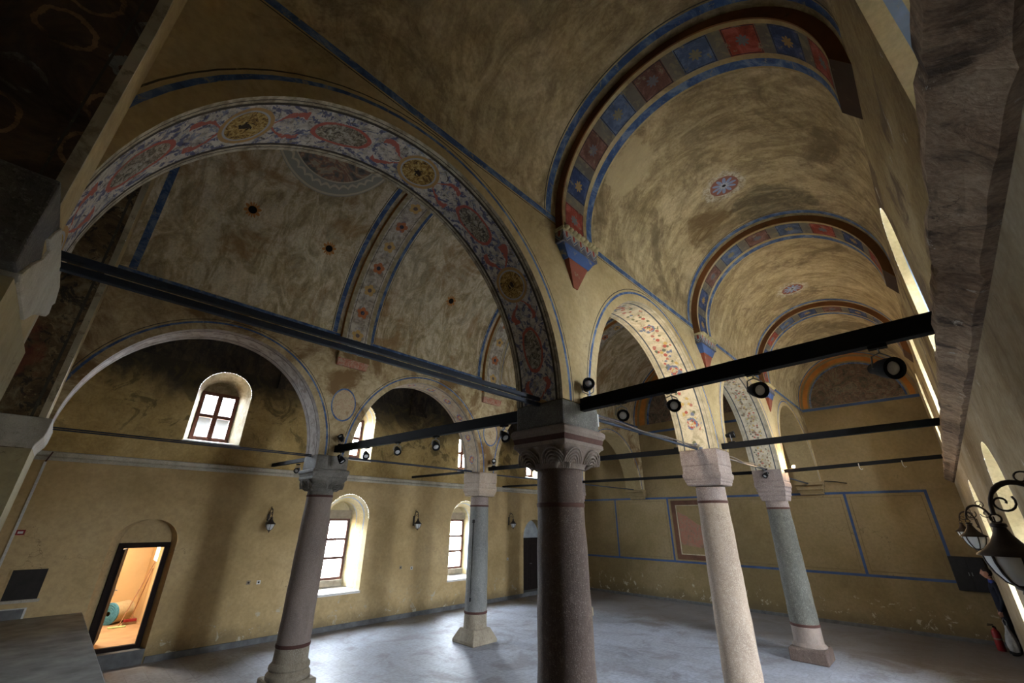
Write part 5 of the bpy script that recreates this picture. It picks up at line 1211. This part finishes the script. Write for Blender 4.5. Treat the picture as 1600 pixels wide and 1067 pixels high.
M['skin'] = flat('skin', (.42, .22, .15), .5, 0, .1, 20); M['navy'] = flat('navy_jacket', (.006, .009, .022), .8, 0, .3, 30); M['bluec'] = flat('blue_collar', (.03, .06, .28), .8); M['trous'] = flat('dark_trousers', (.012, .013, .018), .85); M['shoe'] = flat('dark_shoes', (.015, .013, .012), .5); M['lip'] = flat('lips', (.3, .1, .08), .5)
man = mb.build('person', [M['skin'], M['navy'], M['bluec'], M['trous'], M['shoe'], M['lip']], smooth=70)
tag(man, 'man in a dark blue jacket holding a white bag, half hidden in the right doorway', 'person'); man.location = (16.42, -.40, 0); man.rotation_euler = (0, 0, math.radians(8))
mb = MB()
for i in range(nu):
    for j in range(nv):
        P_ = [Vector(hpnt(*q)) for q in ((i, j), (i+1, j), (i+1, j+1), (i, j+1))]; c_ = sum(P_, Vector())/4-hc
        if c_.z > .045 or (c_.y < -.005 and c_.z > -.05):
            if c_.y > .06 and c_.z < .075: continue
            P_ = [hc+(p-hc)*1.07+Vector((0, -.002, .004)) for p in P_]
            if j == 0: P_ = [P_[0], P_[2], P_[3]]
            mb.face(P_)
mb.build('short_dark_hair', [flat('dark_hair', (.02, .016, .014), .7, bump=.5)], man, smooth=70)
def bagm():
    t = NT('thin_white_plastic', .35, .5); f = t.noise(22, 4, .6, t.obj); t.col(t.ramp(f, [(.3, (.5, .5, .5)), (.7, (.72, .72, .71))])); t.set('Transmission Weight', .35); t.bump(f, .6, .02); return t.mat
root = empty('shopping_bag', 'crumpled white plastic bag hanging from the hand of the man', 'bag', (16.19, -.33, .10), 0)
mb = MB(); nn = 28; prev = None; random.seed(5)
for z, r_ in ((.0, .02), (.02, .075), (.10, .095), (.20, .10), (.30, .085), (.38, .06), (.45, .035), (.52, .028)):
    rg = [(r_*(1+.12*math.sin(5*2*PI*k/nn+z*9)+.06*math.sin(9*2*PI*k/nn))*math.cos(2*PI*k/nn)*.7, r_*(1+.12*math.sin(5*2*PI*k/nn+z*9))*math.sin(2*PI*k/nn), z) for k in range(nn)]
    if prev:
        for k in range(nn): mb.face([prev[k], prev[(k+1) % nn], rg[(k+1) % nn], rg[k]])
    else: mb.face(rg[::-1])
    prev = rg
BG = bagm(); mb.build('bag_body', [BG], root, smooth=70)
mb = MB(); mb.tube([(0, -.02, .50), (0, -.03, .60), (0, 0, .66), (0, .03, .60), (0, .02, .50)], .008, 6); mb.build('handles', [BG], root, smooth=60)

# ------------------------------------------------------------------ outside
mb = MB(); mb.face([(-40, YL+.7, -.3), (60, YL+.7, -.3), (60, 60, -.3), (-40, 60, -.3)]); mb.face([(-40, YR-.8, -.3), (60, YR-.8, -.3), (60, -50, -.3), (-40, -50, -.3)])
M['ground'] = flat('outside_ground', (.32, .30, .26), .9, 0, .2, 1, obj=False); struct(mb.build('ground', [M['ground']]))
M['nb_wall'] = flat('darkened_outside_wall', (.02, .019, .018), .9, 0, .3, 2, obj=False); M['nb_roof'] = flat('darkened_house_roof', (.018, .02, .026), .8, 0, .3, 3, obj=False)  # colours darkened to near black, standing in for lower exposure outside
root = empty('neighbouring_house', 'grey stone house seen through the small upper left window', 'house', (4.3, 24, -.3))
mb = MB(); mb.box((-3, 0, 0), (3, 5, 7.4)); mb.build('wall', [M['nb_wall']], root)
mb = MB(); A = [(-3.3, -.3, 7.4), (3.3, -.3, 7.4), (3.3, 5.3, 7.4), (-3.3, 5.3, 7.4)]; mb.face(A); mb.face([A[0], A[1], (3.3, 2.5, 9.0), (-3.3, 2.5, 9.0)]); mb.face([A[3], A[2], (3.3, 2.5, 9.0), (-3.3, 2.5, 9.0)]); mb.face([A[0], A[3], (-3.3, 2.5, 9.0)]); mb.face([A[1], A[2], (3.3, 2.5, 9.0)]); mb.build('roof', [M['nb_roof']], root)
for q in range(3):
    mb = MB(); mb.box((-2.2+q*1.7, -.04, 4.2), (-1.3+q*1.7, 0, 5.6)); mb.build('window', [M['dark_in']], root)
root = empty('added_shade_wall', 'unseen wall added outside to shade the first right window', 'wall', (0, -2.3, -.3)); root['kind'] = 'structure'  # out of view, added only to dim the first right window
mb = MB(); mb.box((-8, -.4, 0), (3.9, 0, 9)); mb.build('shade_slab', [M['nb_wall']], root)
# light tight outer shell: flat roof over everything
mb = MB(); mb.box((XW-.3, YR-.02, 9.9), (XE+.3, YL+.02, 10.1)); struct(mb.build('roof', [M['lintel']]))
